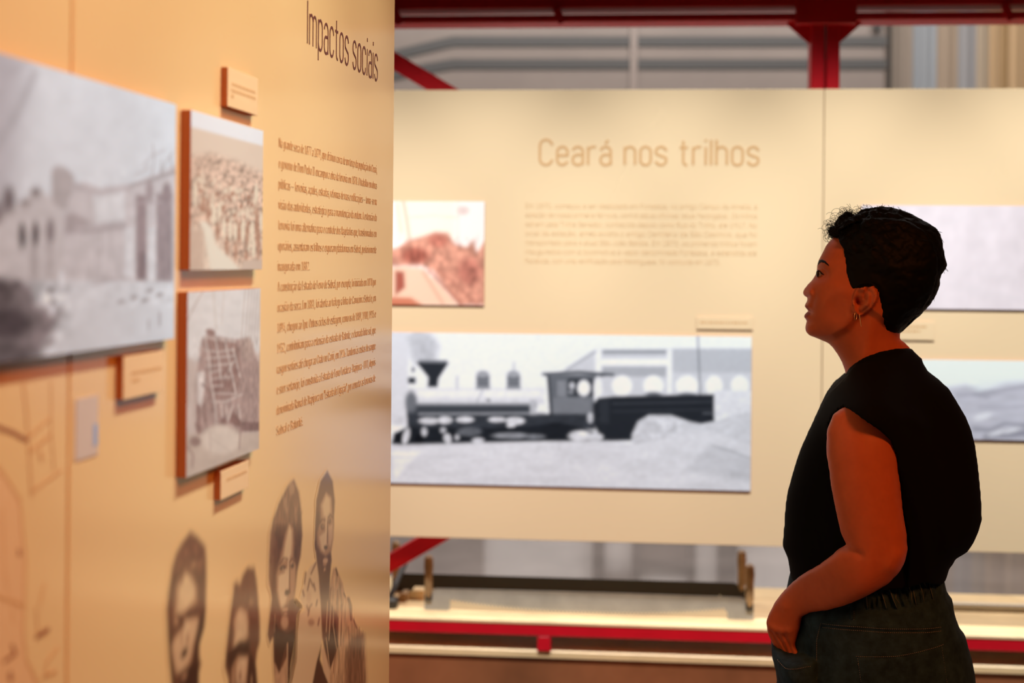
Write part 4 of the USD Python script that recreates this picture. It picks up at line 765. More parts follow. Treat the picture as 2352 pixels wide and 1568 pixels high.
class Field:
    """A raster of the figure's x, z plane; mask of an outline and the inflated half-thickness inside it."""
    def __init__(self, x0, x1, z0, z1, h):
        self.x0, self.z0, self.h = x0, z0, h
        self.xs, self.zs = np.arange(x0, x1, h), np.arange(z0, z1, h)
        self.X, self.Z = np.meshgrid(self.xs, self.zs, indexing='ij')
    def inside(self, poly):
        return shapely.contains_xy(Polygon(poly), self.X, self.Z)
    def dist(self, poly):
        """Signed distance, positive inside."""
        p = Polygon(poly).buffer(0)
        m = shapely.contains_xy(p, self.X, self.Z)
        return (ndimage.distance_transform_edt(m) - ndimage.distance_transform_edt(~m)) * self.h
    def inflate(self, poly, k, out):
        m = self.inside(poly)
        idx = -np.ones(m.shape, int); n = m.sum(); idx[m] = np.arange(n)
        rows, cols, vals = [np.arange(n)], [np.arange(n)], [np.full(n, 4.0)]
        I, J = np.nonzero(m)
        for di, dj in ((1, 0), (-1, 0), (0, 1), (0, -1)):
            q = idx[np.clip(I + di, 0, m.shape[0] - 1), np.clip(J + dj, 0, m.shape[1] - 1)]
            ok = q >= 0
            rows.append(idx[I[ok], J[ok]]); cols.append(q[ok]); vals.append(np.full(ok.sum(), -1.0))
        A = sparse.csc_matrix((np.concatenate(vals), (np.concatenate(rows), np.concatenate(cols))), shape=(n, n))
        u = np.zeros(m.shape); u[m] = spsolve(A, np.full(n, 2.0 * self.h ** 2)) * k * k
        d = ndimage.distance_transform_edt(~m) * self.h
        u = np.where(m, u, -2 * out * d)
        return ndimage.gaussian_filter(u, 0.8)
    def at(self, F, x, z, cval=None):
        c = np.stack([np.atleast_1d((np.asarray(x) - self.x0) / self.h), np.atleast_1d((np.asarray(z) - self.z0) / self.h)])
        r = ndimage.map_coordinates(F, c, order=1, mode='nearest')
        return r if np.ndim(x) else r[0]

def smax(a, b, k):
    h = np.clip(0.5 + 0.5 * (a - b) / k, 0, 1); return b + (a - b) * h + k * h * (1 - h)

def capsule(X, Y, Z, a, b, ra, rb):
    """Positive inside a bone from a to b with radii ra, rb."""
    a, b = np.array(a, float), np.array(b, float); d = b - a
    t = np.clip(((X - a[0]) * d[0] + (Y - a[1]) * d[1] + (Z - a[2]) * d[2]) / (d @ d), 0, 1)
    return (ra + (rb - ra) * t) - np.sqrt((X - a[0] - t * d[0]) ** 2 + (Y - a[1] - t * d[1]) ** 2 + (Z - a[2] - t * d[2]) ** 2)

def surface_nets(F, xs, ys, zs):
    ins = F > 0
    s = np.zeros(tuple(n - 1 for n in F.shape), np.uint8)
    for i in (0, 1):
        for j in (0, 1):
            for k in (0, 1):
                s += ins[i:i + s.shape[0], j:j + s.shape[1], k:k + s.shape[2]]
    act = (s > 0) & (s < 8)
    I, J, K = np.nonzero(act)
    num = -np.ones(act.shape, np.int32); num[I, J, K] = np.arange(len(I))
    pos, cnt = np.zeros((len(I), 3)), np.zeros(len(I))
    cor = [(i, j, k) for i in (0, 1) for j in (0, 1) for k in (0, 1)]
    for a in cor:
        for ax in range(3):
            if a[ax]: continue
            b = list(a); b[ax] = 1
            fa, fb = F[I + a[0], J + a[1], K + a[2]], F[I + b[0], J + b[1], K + b[2]]
            c = (fa > 0) != (fb > 0)
            t = np.where(c, fa / np.where(fa - fb == 0, 1, fa - fb), 0)
            pa = np.stack([xs[I + a[0]], ys[J + a[1]], zs[K + a[2]]], 1); pb = np.stack([xs[I + b[0]], ys[J + b[1]], zs[K + b[2]]], 1)
            pos += np.where(c[:, None], pa + (pb - pa) * t[:, None], 0); cnt += c
    V = pos / cnt[:, None]
    faces = []
    for ax in range(3):
        o1, o2 = [(1, 2), (2, 0), (0, 1)][ax]
        sl0, sl1 = [slice(None)] * 3, [slice(None)] * 3
        sl0[ax], sl1[ax] = slice(0, -1), slice(1, None)
        A, B = ins[tuple(sl0)], ins[tuple(sl1)]
        for flip, C in ((False, A & ~B), (True, ~A & B)):
            P = np.stack(np.nonzero(C), 1)
            ok = (P[:, o1] > 0) & (P[:, o2] > 0) & (P[:, o1] < F.shape[o1] - 1) & (P[:, o2] < F.shape[o2] - 1)
            P = P[ok]
            q = []
            for d1, d2 in ((-1, -1), (0, -1), (0, 0), (-1, 0)):
                R = P.copy(); R[:, o1] += d1; R[:, o2] += d2
                q.append(num[R[:, 0], R[:, 1], R[:, 2]])
            q = np.stack(q, 1)
            faces.append(q[:, ::-1] if flip else q)
    Q = np.vstack(faces); Q = Q[(Q >= 0).all(1)]
    return V, np.vstack([Q[:, [0, 1, 2]], Q[:, [0, 2, 3]]])

def gaus(X, Z, px, py, rx, ry, rot=0.0, yl=0.0):
    """A soft bump round a picture point, radii in picture pixels."""
    cx, cz = L(px, py, yl); s = 1 / 1345.0
    dx, dz = (X - cx) / s, (Z - cz) / s
    c, sn = math.cos(math.radians(rot)), math.sin(math.radians(rot))
    return np.exp(-0.5 * (((dx * c - dz * sn) / rx) ** 2 + ((dx * sn + dz * c) / ry) ** 2))

def near_line(X, Z, pts, w, yl=0.0):
    """A soft ridge along a picture polyline, w in pixels."""
    d = shapely.distance(LineString(LP(pts, yl)), shapely.points(X, Z)) * 1345.0
    return np.exp(-0.5 * (d / w) ** 2)

FACE = [(1915, 545), (1899, 561), (1888, 583), (1880, 599), (1877.5, 609), (1877, 617), (1875, 628), (1868, 640), (1857.6, 651), (1847, 663), (1843.4, 669.8), (1844, 675), (1849, 680.5), (1855.5, 683), (1855, 688.5),
        (1852, 695), (1847.7, 699.5), (1848, 704.6), (1852, 708.6), (1857.5, 714), (1850, 719), (1846, 724.7), (1847.7, 730), (1853, 735.5), (1852, 741), (1848.8, 751), (1851, 762), (1859, 770),
        (1880, 778), (1902, 788), (1912.5, 798), (1923, 813), (1934, 832), (1942, 855), (1940, 890), (1938, 950)]
NAPE = [(2120, 950), (2116, 850), (2104, 815), (2089, 797), (2078, 786), (2066, 777), (2067, 764), (2092, 738)]
SKULL = [(2122, 700), (2140, 670), (2149, 630), (2149, 590), (2140, 558), (2118, 530), (2085, 510), (2045, 501), (2005, 503), (1965, 512), (1935, 528)]
HF = Field(-0.16, 0.18, 1.24, 1.70, 0.0012)
U = HF.inflate(LP(FACE + NAPE + SKULL), 1.04, 0.05)
Wd = np.sqrt(np.maximum(U, 0))
X_, Z_ = HF.X, HF.Z
# relief of the face, mirrored on both sides (metres)
h = np.zeros_like(U)
h += -0.0075 * gaus(X_, Z_, 1890, 630, 9, 8) - 0.004 * gaus(X_, Z_, 1880, 634, 5, 8)
h += 0.0025 * gaus(X_, Z_, 1893, 604, 12, 5, 20)
h += 0.0045 * gaus(X_, Z_, 1922, 662, 24, 15) - 0.004 * gaus(X_, Z_, 1922, 712, 22, 18)
h += 0.0030 * gaus(X_, Z_, 1893, 690, 14, 18) - 0.0030 * near_line(X_, Z_, [(1871, 668), (1873, 682), (1868, 700)], 4)
h += 0.0065 * gaus(X_, Z_, 1862, 671, 6, 6.5) - 0.007 * gaus(X_, Z_, 1856.5, 680.5, 4, 2.2, -25)
h += -0.004 * gaus(X_, Z_, 1863, 715.5, 5, 4) + 0.004 * gaus(X_, Z_, 1855, 702, 6, 4.0, -20) + 0.0045 * gaus(X_, Z_, 1853, 724, 6, 4.5, 20)
h += -0.0035 * near_line(X_, Z_, [(1850, 713.5), (1857, 714), (1864, 717)], 1.8)
h += -0.003 * gaus(X_, Z_, 1858, 739, 8, 4) + 0.004 * gaus(X_, Z_, 1862, 756, 10, 9)
jaw = LP([(1835, 766), (1858, 771), (1884, 773), (1915, 766), (1944, 748), (1963, 722), (1966, 700), (1990, 700), (2040, 735), (2075, 770), (2200, 800), (2200, 1000), (1800, 1000)])
jd = HF.dist(jaw)
h += -0.011 * sstep(-0.004, 0.012, jd) * sstep(0.105, 0.03, jd)
h += 0.004 * near_line(X_, Z_, [(2005, 735), (1990, 790), (1965, 850)], 12)
# lids and crease
h += 0.0028 * near_line(X_, Z_, [(1879, 620), (1887, 621), (1895, 628)], 2.0) + 0.002 * near_line(X_, Z_, [(1881, 640), (1889, 638), (1896, 633)], 2.0)
h += -0.0015 * near_line(X_, Z_, [(1879, 615), (1889, 615), (1899, 624)], 1.5)
# ear
EAR = [(1961, 672), (1966, 660), (1974, 654), (1985, 651.5), (1996, 650), (2004, 652), (2012, 659), (2016.5, 668), (2017.5, 679), (2014, 690), (2008, 700), (1997, 711), (1988, 719), (1979, 724), (1970, 723), (1964, 717), (1961, 708), (1959, 695), (1958, 682)]
ed = HF.dist(LP(EAR)) * 1345.0
hx = (X_ - L(1960, 690)[0]) * 1345.0
eh = (0.006 + 0.011 * np.clip(hx / 57, 0, 1)) * sstep(-1.0, 5.0, ed)
eh -= 0.0035 * sstep(5, 9, ed) * sstep(-2, 12, hx)
eh += 0.004 * near_line(X_, Z_, [(1977, 662), (1992, 660), (2004, 664), (2009, 676), (2006, 690)], 3.0)
eh += 0.0045 * near_line(X_, Z_, [(1986, 664), (1996, 676), (1994, 692), (1982, 706)], 4.0)
eh -= 0.006 * near_line(X_, Z_, [(1992, 661), (1988, 672), (1987, 681)], 3.0)
eh -= 0.019 * gaus(X_, Z_, 1972, 691, 6.5, 6, 40)
eh += 0.005 * gaus(X_, Z_, 1964, 694, 4, 6) + 0.003 * gaus(X_, Z_, 1974, 714, 7, 6)
h += np.where(ed > -1.5, eh, 0)
W = np.maximum(Wd + h * sstep(0.0, 0.018, Wd), 0)
U2 = np.where(U > 0, np.maximum(W, 0.0004) ** 2, U)
def head_W(x, z): return np.sqrt(np.maximum(HF.at(U2, x, z), 0))

# the near arm with its hand in the front pocket; its middle plane comes towards the camera at the elbow
ARM = [(1950, 925), (1914, 950), (1901, 985), (1903, 1050), (1908, 1110), (1920, 1170), (1932, 1225), (1945, 1251), (1925, 1262), (1903, 1282), (1880, 1298), (1860, 1309), (1838, 1322), (1815, 1341), (1795, 1362), (1778, 1385), (1766, 1408),
       (1759, 1427), (1762, 1440), (1763, 1453), (1772, 1474), (1788, 1494), (1805, 1520), (1825, 1545), (1842, 1540), (1836, 1500), (1826, 1480), (1832, 1458), (1838, 1440), (1842, 1415), (1862, 1405), (1900, 1400), (1940, 1389), (1975, 1375), (2010, 1357),
       (2042, 1338), (2066, 1312), (2078, 1290), (2084, 1262), (2083, 1230), (2074, 1180), (2067, 1110), (2061, 1050), (2045, 1000), (2015, 955), (1985, 925)]
def arm_y(px, py):
    fore = -0.055 - 0.125 * sstep(1770, 1990, px)
    return fore + (-0.178 - fore) * sstep(1345, 1230, py)
A = np.array(ARM, float); ya = arm_y(A[:, 0], A[:, 1])
ax_, az_ = L(A[:, 0], A[:, 1], ya)
AF = Field(-0.24, 0.12, 0.80, 1.42, 0.0015)
UA = AF.inflate(np.stack([ax_, az_], 1), 0.96, 0.03)
gx, gz = np.meshgrid(np.linspace(1700, 2150, 60), np.linspace(860, 1600, 90), indexing='ij')
lx_, lz_ = L(gx.ravel(), gz.ravel(), arm_y(gx.ravel(), gz.ravel()))
from scipy.interpolate import LinearNDInterpolator
YA = LinearNDInterpolator(np.stack([lx_, lz_], 1), arm_y(gx.ravel(), gz.ravel()), fill_value=-0.15)(AF.X, AF.Z)
YA = ndimage.gaussian_filter(YA, 6)
def aline(pts, w):
    p = np.array(pts, float); x, z = L(p[:, 0], p[:, 1], arm_y(p[:, 0], p[:, 1]))
    d = shapely.distance(LineString(np.stack([x, z], 1)), shapely.points(AF.X, AF.Z)) * 1450
    return np.exp(-0.5 * (d / w) ** 2)
WA = np.sqrt(np.maximum(UA, 0))
ha = -0.0045 * aline([(1774, 1446), (1787, 1470), (1800, 1497)], 2.5) - 0.0045 * aline([(1788, 1448), (1800, 1472), (1812, 1500)], 2.5) - 0.004 * aline([(1803, 1450), (1812, 1472), (1820, 1498)], 2.5)
ha += 0.0035 * (aline([(1768, 1432), (1769, 1434)], 6) + aline([(1781, 1437), (1782, 1438)], 6) + aline([(1796, 1440), (1797, 1441)], 6) + aline([(1811, 1440), (1812, 1441)], 6))
ha += -0.005 * aline([(1945, 1251), (1975, 1262)], 6) + 0.006 * aline([(2050, 1290), (2062, 1270)], 14)
ha += 0.004 * aline([(1800, 1385), (1802, 1386)], 10)
UA = np.where(UA > 0, np.maximum(WA + ha * sstep(0, 0.012, WA), 0.0005) ** 2, UA)

SHIRT = [(1942.5, 858), (1950, 844), (1963, 831), (1978, 820), (1995, 812), (2020, 803), (2050, 798), (2075, 796.5), (2095, 800), (2107, 814), (2119.5, 824), (2120, 833), (2132, 852.6), (2154.6, 870), (2180, 892.5), (2199, 924), (2218, 956), (2231, 988), (2239, 1020),
         (2245.5, 1068), (2250, 1112.5), (2254, 1160), (2255, 1192), (2247, 1218), (2236, 1243), (2221.6, 1265.6), (2193, 1278), (2190, 1290), (2179.5, 1299), (2177, 1313), (2171, 1328), (2155, 1338), (2123, 1349), (2069, 1359), (2015, 1360), (1950, 1362),
         (1880, 1358), (1818, 1345), (1817, 1327.6), (1815, 1307.5), (1810, 1278), (1796.8, 1249.7), (1800.6, 1224), (1802, 1198.6), (1805, 1154), (1810, 1125), (1819.7, 1090), (1831, 1052), (1842, 1023), (1858, 988), (1877, 946.7), (1896, 905), (1912, 883), (1931, 867)]
SF = Field(-0.20, 0.24, 0.94, 1.46, 0.0015)
i0 = SHIRT.index((2171, 1328))
US = SF.inflate(LP(SHIRT[:i0 + 1] + [(2166, 1480), (1824, 1480)] + SHIRT[SHIRT.index((1817, 1327.6)):]), 1.0, 0.10)
_c = np.array(SHIRT, float); _w = sstep(1318, 1340, _c[:, 1]) * sstep(2172, 2130, _c[:, 0]) * sstep(1815, 1850, _c[:, 0])
shirt_cut = SF.dist(np.stack(L(_c[:, 0], _c[:, 1], -0.145 * _w), 1))
WS = np.sqrt(np.maximum(US, 0))
armv = SF.dist(LP([(1903, 1010), (1903, 985), (1912, 962), (1926, 944), (1942, 934), (1965, 944), (1985, 957), (2008, 973), (2026, 988), (2042, 1005), (2056, 1040), (2064, 1090), (2072, 1170), (2086, 1240), (2086, 1400), (1760, 1500), (1760, 1400), (1930, 1262), (1938, 1250), (1925, 1200), (1908, 1110)], -0.17)) * 1345
sl = 0.128 * gaus(SF.X, SF.Z, 1968, 940, 58, 52, 0, -.2) + 0.06 * gaus(SF.X, SF.Z, 2045, 1025, 45, 70, -12, -.2) + 0.03 * gaus(SF.X, SF.Z, 2095, 1150, 40, 120, 0, -.15)
fold = 0.004 * (meshkit.fbm(np.stack([SF.X * 26 + SF.Z * 5, SF.Z * 5, 0 * SF.X], -1), 3, 5) - 0.5) * sstep(0.02, 0.1, WS)
fold += 0.004 * (near_line(SF.X, SF.Z, [(2062, 1040), (2105, 1150), (2125, 1290)], 9) + near_line(SF.X, SF.Z, [(2095, 930), (2150, 1060), (2170, 1230)], 10) + near_line(SF.X, SF.Z, [(1985, 860), (2060, 930), (2120, 960)], 9))
WS2 = np.maximum(WS + sl * sstep(5, -3, armv) * sstep(0, 0.02, WS) + fold * sstep(0, 0.05, WS), 0.001)
nw = np.sqrt(np.maximum(HF.at(U2, SF.X, SF.Z), 0)) * sstep(1.24, 1.26, SF.Z)
WS2 = np.where(nw > 0.004, np.maximum(WS2, nw + 0.0045), WS2)
US2 = np.where((US > 0) | (nw > 0.004), WS2 ** 2, US)

JEANS = [(1830, 1180), (1818, 1300), (1800, 1380), (1782, 1425), (1773, 1462), (1775, 1490), (1783, 1514), (1786, 1549), (1784, 1575), (1782, 1700), (1800, 1850), (1840, 1900), (2160, 1900), (2225, 1820), (2246, 1680), (2241, 1560), (2233, 1517), (2225, 1490), (2217, 1458), (2204, 1444), (2192, 1410), (2188, 1377), (2175, 1361), (2169, 1331), (2160, 1300), (2150, 1180)]
JF = Field(-0.24, 0.24, 0.50, 1.16, 0.0015)
UJ = JF.inflate(LP(JEANS), 1.0, 0.10)
WJ = np.sqrt(np.maximum(UJ, 0))
JY = -0.15
jp = lambda pts, w: near_line(JF.X, JF.Z, pts, w, JY)
hj = np.zeros_like(WJ)
band = JF.dist(LP([(1890, 1330), (2200, 1330), (2200, 1395), (2172, 1402), (2060, 1412), (1985, 1412), (1890, 1400)], JY)) * 1345
xr = (JF.X - L(2000, 1380, JY)[0]) * 1345
zr = (JF.Z - L(2000, 1380, JY)[1]) * 1345
hj += sstep(0, 10, band) * sstep(-45, 10, xr) * 0.0055 * np.sin((xr + 0.22 * zr + 5 * np.sin(xr * 0.06)) * 0.42)
hj += -0.003 * jp([(1885, 1404), (2000, 1412), (2100, 1410), (2172, 1396)], 3)
hj += 0.0022 * jp([(1884, 1441), (1975, 1443), (2080, 1452), (2168, 1462)], 5) - 0.002 * jp([(1884, 1450), (1975, 1452), (2080, 1461), (2168, 1471)], 2)
hj += 0.002 * jp([(1884, 1441), (1874, 1480), (1874, 1568)], 4)
hj += -0.012 * sstep(-3, 8, JF.dist(LP([(1772, 1474), (1788, 1489), (1811, 1496), (1868, 1495), (1862, 1440), (1845, 1400), (1790, 1400)], -0.06)) * 1345)
pk_in = JF.dist(LP([(1700, 1476), (1772, 1475), (1788, 1490), (1811, 1497.5), (1869, 1496), (1874, 1500), (1880, 1700), (1700, 1700)], -0.075)) * 1345
hj += 0.062 * gaus(JF.X, JF.Z, 1812, 1525, 34, 48, -15, -0.08) * sstep(-3, 4, pk_in)
hj += 0.0025 * near_line(JF.X, JF.Z, [(1776, 1480), (1790, 1494), (1811, 1501), (1868, 1499)], 4, -0.06)
hj += 0.004 * (meshkit.fbm(np.stack([JF.X * 14, JF.Z * 20, 0 * JF.X], -1), 3, 9) - 0.5)
UJ2 = np.where(UJ > 0, np.maximum(WJ + hj * sstep(0, 0.03, WJ), 0.001) ** 2, UJ)
def jeans_W(x, z): return np.sqrt(np.maximum(JF.at(UJ2, x, z), 0))

def sheet(Fd, U, xs, ys, zs, yc=0.0, wm=0.06):
    """Implicit solid between -W and W round yc, sampled on the grid."""
    g = np.stack(np.meshgrid(xs, zs, indexing='ij'))
    u = Fd.at(U, g[0], g[1]).astype(np.float32)
    c = yc if np.isscalar(yc) else Fd.at(yc, g[0], g[1]).astype(np.float32)[:, None, :]
    return (u[:, None, :] - (ys[None, :, None].astype(np.float32) - c) ** 2) / (2 * wm)

def paste(F, xs, ys, zs, lo, hi, fn, k):
    """Joins fn into F inside the box lo..hi."""
    sl = tuple(slice(max(np.searchsorted(v, a) - 1, 0), np.searchsorted(v, b) + 1) for v, a, b in zip((xs, ys, zs), lo, hi))
    X, Y, Z = np.meshgrid(xs[sl[0]], ys[sl[1]], zs[sl[2]], indexing='ij', sparse=True)
    F[sl] = smax(F[sl], fn(X, Y, Z).astype(np.float32), k)

woman = thing('person', 'woman in black sleeveless top and dark jeans standing in profile, hand in pocket', 'person')

# body: one surface from crown to soles
xs = np.arange(-0.235, 0.185, 0.0022)
ys = np.concatenate([np.arange(-0.27, -0.10, 0.003), np.arange(-0.10, 0.10, 0.0022), np.arange(0.10, 0.27, 0.004)])
zs = np.concatenate([np.arange(-0.01, 0.84, 0.012), np.arange(0.84, 1.335, 0.003), np.arange(1.335, 1.66, 0.0016)])
F = np.full((len(xs), len(ys), len(zs)), -0.05, np.float32)
zi = np.searchsorted(zs, 1.25); F[:, :, zi:] = np.maximum(F[:, :, zi:], sheet(HF, U2, xs, ys, zs[zi:], 0.0, 0.06))
zi = slice(np.searchsorted(zs, 0.82), np.searchsorted(zs, 1.40))
F[:, :, zi] = smax(F[:, :, zi], np.where(ys[None, :, None] < 0.0, sheet(AF, UA, xs, ys, zs[zi], YA, 0.04), -0.05), 0.006)
def bone(a, b, ra, rb, k=0.02):
    lo = np.minimum(np.array(a) - ra, np.array(b) - rb) - 0.03; hi = np.maximum(np.array(a) + ra, np.array(b) + rb) + 0.03
    paste(F, xs, ys, zs, lo, hi, lambda X, Y, Z: np.maximum(capsule(X, Y, Z, a, b, ra, rb), -0.05), k)
bone((0.015, 0, 1.34), (0.01, 0, 1.27), 0.045, 0.075)
bone((0.01, -0.06, 1.23), (0.01, 0.06, 1.23), 0.07, 0.07)
bone((0.01, 0.0, 1.18), (0.005, 0.0, 0.98), 0.085, 0.08)
bone((0.0, -0.035, 0.95), (0.0, 0.035, 0.95), 0.07, 0.07)
bone((0.01, -0.10, 1.29), (-0.01, -0.165, 1.26), 0.05, 0.05)
bone((0.01, 0.10, 1.29), (0.0, 0.165, 1.27), 0.05, 0.05)
bone((0.0, 0.17, 1.27), (0.035, 0.185, 1.00), 0.047, 0.037)
bone((0.035, 0.185, 1.00), (-0.01, 0.19, 0.78), 0.036, 0.024)
bone((-0.01, 0.19, 0.77), (-0.015, 0.19, 0.70), 0.022, 0.030, 0.01)
for i, (dx, ln, r) in enumerate(((-0.030, 0.062, 0.0085), (-0.010, 0.075, 0.009), (0.010, 0.070, 0.0088), (0.028, 0.052, 0.008))):
    bone((-0.015 + dx, 0.19, 0.70), (-0.018 + dx, 0.185, 0.68 - ln), r, r * 0.85, 0.004)
bone((-0.04, 0.185, 0.74), (-0.065, 0.17, 0.685), 0.010, 0.009, 0.005)
for s in (-1, 1):
    bone((0.0, s * 0.065, 0.88), (0.005, s * 0.09, 0.48), 0.070, 0.055)
    bone((0.005, s * 0.09, 0.48), (0.02, s * 0.095, 0.09), 0.052, 0.036)
    bone((0.02, s * 0.095, 0.05), (-0.13, s * 0.105, 0.035), 0.038, 0.030)
bv, bf = surface_nets(F, xs, ys, zs)
obj('body', wmesh(bv, bf), M['skin'], woman, smooth=True)
del F

# hair: full volume of the outline, cut along the hairline, thinning towards it
HAIR_OUT = [(1915, 546), (1905, 540), (1902, 532), (1906, 522), (1916, 515), (1922, 503), (1931, 495), (1936, 487), (1950, 485), (1960, 492), (1969, 489), (1977, 482), (1995.5, 478.5), (2022, 474.5), (2046, 476), (2068, 481), (2089, 489), (2108, 499), (2129.5, 511),
            (2148, 522), (2160, 537), (2165.6, 561), (2169.7, 588), (2176, 607), (2172, 618), (2161.6, 631), (2159, 652), (2151, 676), (2137.5, 698), (2118.8, 719), (2092, 743), (2068, 765)]
HAIR_IN = [(2046, 762), (2034, 754), (2027, 738), (2025, 711), (2021, 692), (2016, 676), (2011, 662), (2003, 657), (1988, 657), (1974, 660), (1961, 663), (1951, 645), (1945, 623), (1943, 598), (1939, 572), (1931, 561), (1926, 548)]
UH = HF.inflate(LP(HAIR_OUT + [(2066, 777), (2078, 786), (2089, 797), (2120, 950)] + FACE[:-1][::-1]), 1.04, 0.05)
hm = HF.dist(LP(HAIR_OUT + HAIR_IN)) * 1345
inner = np.maximum(-shapely.distance(LineString(LP([(2068, 765)] + HAIR_IN + [(1915, 546)])), shapely.points(X_, Z_)) * -1345, 0)
wh = np.sqrt(np.maximum(UH, 0))
nz = meshkit.fbm(np.stack([X_ * 90, Z_ * 90, 0 * X_], -1), 3, 3) - 0.5
sk = np.sqrt(np.maximum(U2, 0))
thick = -0.0006 + 0.0040 * sstep(-7, 15, inner + 7 * nz) + 0.010 * sstep(20, 90, inner) + 0.016 * gaus(X_, Z_, 1940, 526, 30, 24)
wl = np.where(U2 > 0, np.maximum(sk + thick, 0), 0)
mix = sstep(30, 85, inner)
wmix = wl * (1 - mix) + np.maximum(wh + 0.004, wl) * mix
wmix = wmix + 0.006 * (meshkit.fbm(np.stack([X_ * 55, Z_ * 75, 0 * X_ + 4], -1), 3, 6) - 0.45) * sstep(10, 60, inner)
UHm = np.where(UH > 0, np.maximum(wmix, 0.0005) ** 2, UH)
UHm = np.where((U2 <= 0) & (UH > 0), np.maximum(wh, 0.002) ** 2, UHm)
xs = np.arange(-0.085, 0.145, 0.002); ys = np.arange(-0.10, 0.1001, 0.002); zs = np.arange(1.42, 1.665, 0.002)
F = sheet(HF, UHm, xs, ys, zs, 0.0, 0.06)
G = np.stack(np.meshgrid(xs, ys, zs, indexing='ij'), -1)
curl = meshkit.fbm(G * np.array([95, 95, 95]), 2, 11).astype(np.float32) - 0.5
topw = (sstep(1.53, 1.62, zs)[None, None, :] * sstep(0.10, -0.03, xs)[:, None, None]).astype(np.float32)
F = F + curl * (0.004 + 0.016 * topw)
gx_, gz_ = np.meshgrid(xs, zs, indexing='ij')
F = np.minimum(F, (HF.at(hm + 3 * nz, gx_, gz_) / 1345)[:, None, :])
hv, hf = surface_nets(F.astype(np.float32), xs, ys, zs)
hair = obj('hair', wmesh(hv, hf), M['hair'], woman, smooth=True)
del F, G, curl

def curves(name, parent, mat_, lines, widths):
    c = UsdGeom.BasisCurves.Define(stage, numbered(parent + '/' + name))
    c.CreateTypeAttr('linear'); c.CreateWrapAttr('nonperiodic')
    c.CreatePointsAttr(Vt.Vec3fArray.FromNumpy(np.vstack(lines).astype(np.float32)))
    c.CreateCurveVertexCountsAttr(Vt.IntArray.FromNumpy(np.array([len(x) for x in lines], np.int32)))
    c.CreateWidthsAttr(Vt.FloatArray.FromNumpy(np.asarray(widths, np.float32))); c.SetWidthsInterpolation('constant')
    UsdShade.MaterialBindingAPI.Apply(c.GetPrim()).Bind(mat_); key(c.GetPrim(), kind='stuff')
lines = []
outl = LineString(LP(HAIR_OUT[:-1]))
for i in range(380):
    q = RNG.random(); q = q ** 1.4 if i < 230 else q
    p = outl.interpolate(q, normalized=True); p2 = outl.interpolate(min(q + 0.01, 1), normalized=True)
    tx, tz = p2.x - p.x, p2.y - p.y; n_ = math.hypot(tx, tz) + 1e-9; tx /= n_; tz /= n_
    nx, nz_ = -tz, tx                                  # outwards
    front = max(0.0, 1 - q / 0.42)
    y0 = RNG.normal() * 0.035
    inn = 0.006 + 0.3 * y0 * y0 / 0.08 + 0.004 * RNG.random()
    ln = (0.007 + 0.020 * front * RNG.random()) if q < 0.45 else 0.012
    k = 26; t = np.linspace(0, 1, k)
    rad = (0.0028 + 0.0050 * RNG.random()) * (front > 0) * min(1, 0.3 + front)
    turns = 1.0 + 1.4 * RNG.random(); ph = RNG.random() * 6.28
    lean = 0.35 * (RNG.random() - 0.5) if q < 0.45 else 0.9
    cx = p.x - nx * inn + (nx + lean * tx) * ln * t * (1 if q < 0.45 else 0.5) + tx * ln * t * (q >= 0.45)
    cz = p.y - nz_ * inn + (nz_ + lean * tz) * ln * t * (1 if q < 0.45 else 0.5) + tz * ln * t * (q >= 0.45)
    a = ph + turns * 6.28 * t
    grow = np.minimum(1, 0.25 + t * 2)
    x = cx + rad * np.cos(a) * grow; z = cz + rad * np.sin(a) * grow; y = y0 + 0.6 * rad * np.sin(a * 0.7 + 1) * grow
    lines.append(to_world(np.stack([x, y, z], 1)))
curves('loose_curl', hair, M['hair'], lines, [0.0005])

def patch(Wfn, poly, t, step, side=-1, yl=0.0, taper=None):
    """A thin skin over the near (and far) side of an inflated surface inside a picture outline."""
    P = Polygon(LP(poly, yl)).buffer(0); x0, z0, x1, z1 = P.bounds
    xs, zs = np.arange(x0 - step, x1 + step, step), np.arange(z0 - step, z1 + step, step)
    X, Z = np.meshgrid(xs, zs, indexing='ij')
    d = shapely.distance(P.exterior, shapely.points(X, Z)); ins = shapely.contains_xy(P, X, Z)
    tt = np.where(ins, t * sstep(0, taper or 2 * step, d), -0.0006)
    Y = -(Wfn(X, Z) + tt)
    keep = ins & (Wfn(X, Z) > 0.002)
    idx = np.arange(X.size).reshape(X.shape)
    q = np.stack([idx[:-1, :-1], idx[1:, :-1], idx[1:, 1:], idx[:-1, 1:]], -1).reshape(-1, 4)
    q = q[keep.ravel()[q].all(1)]
    V = np.stack([X.ravel(), Y.ravel(), Z.ravel()], 1); Fc = np.vstack([q[:, [0, 1, 2]], q[:, [0, 2, 3]]])
    if side > 0: V = V * [1, -1, 1]; Fc = Fc[:, ::-1]
    u, inv = np.unique(Fc, return_inverse=True)
    return wmesh(V[u], inv.reshape(-1, 3))

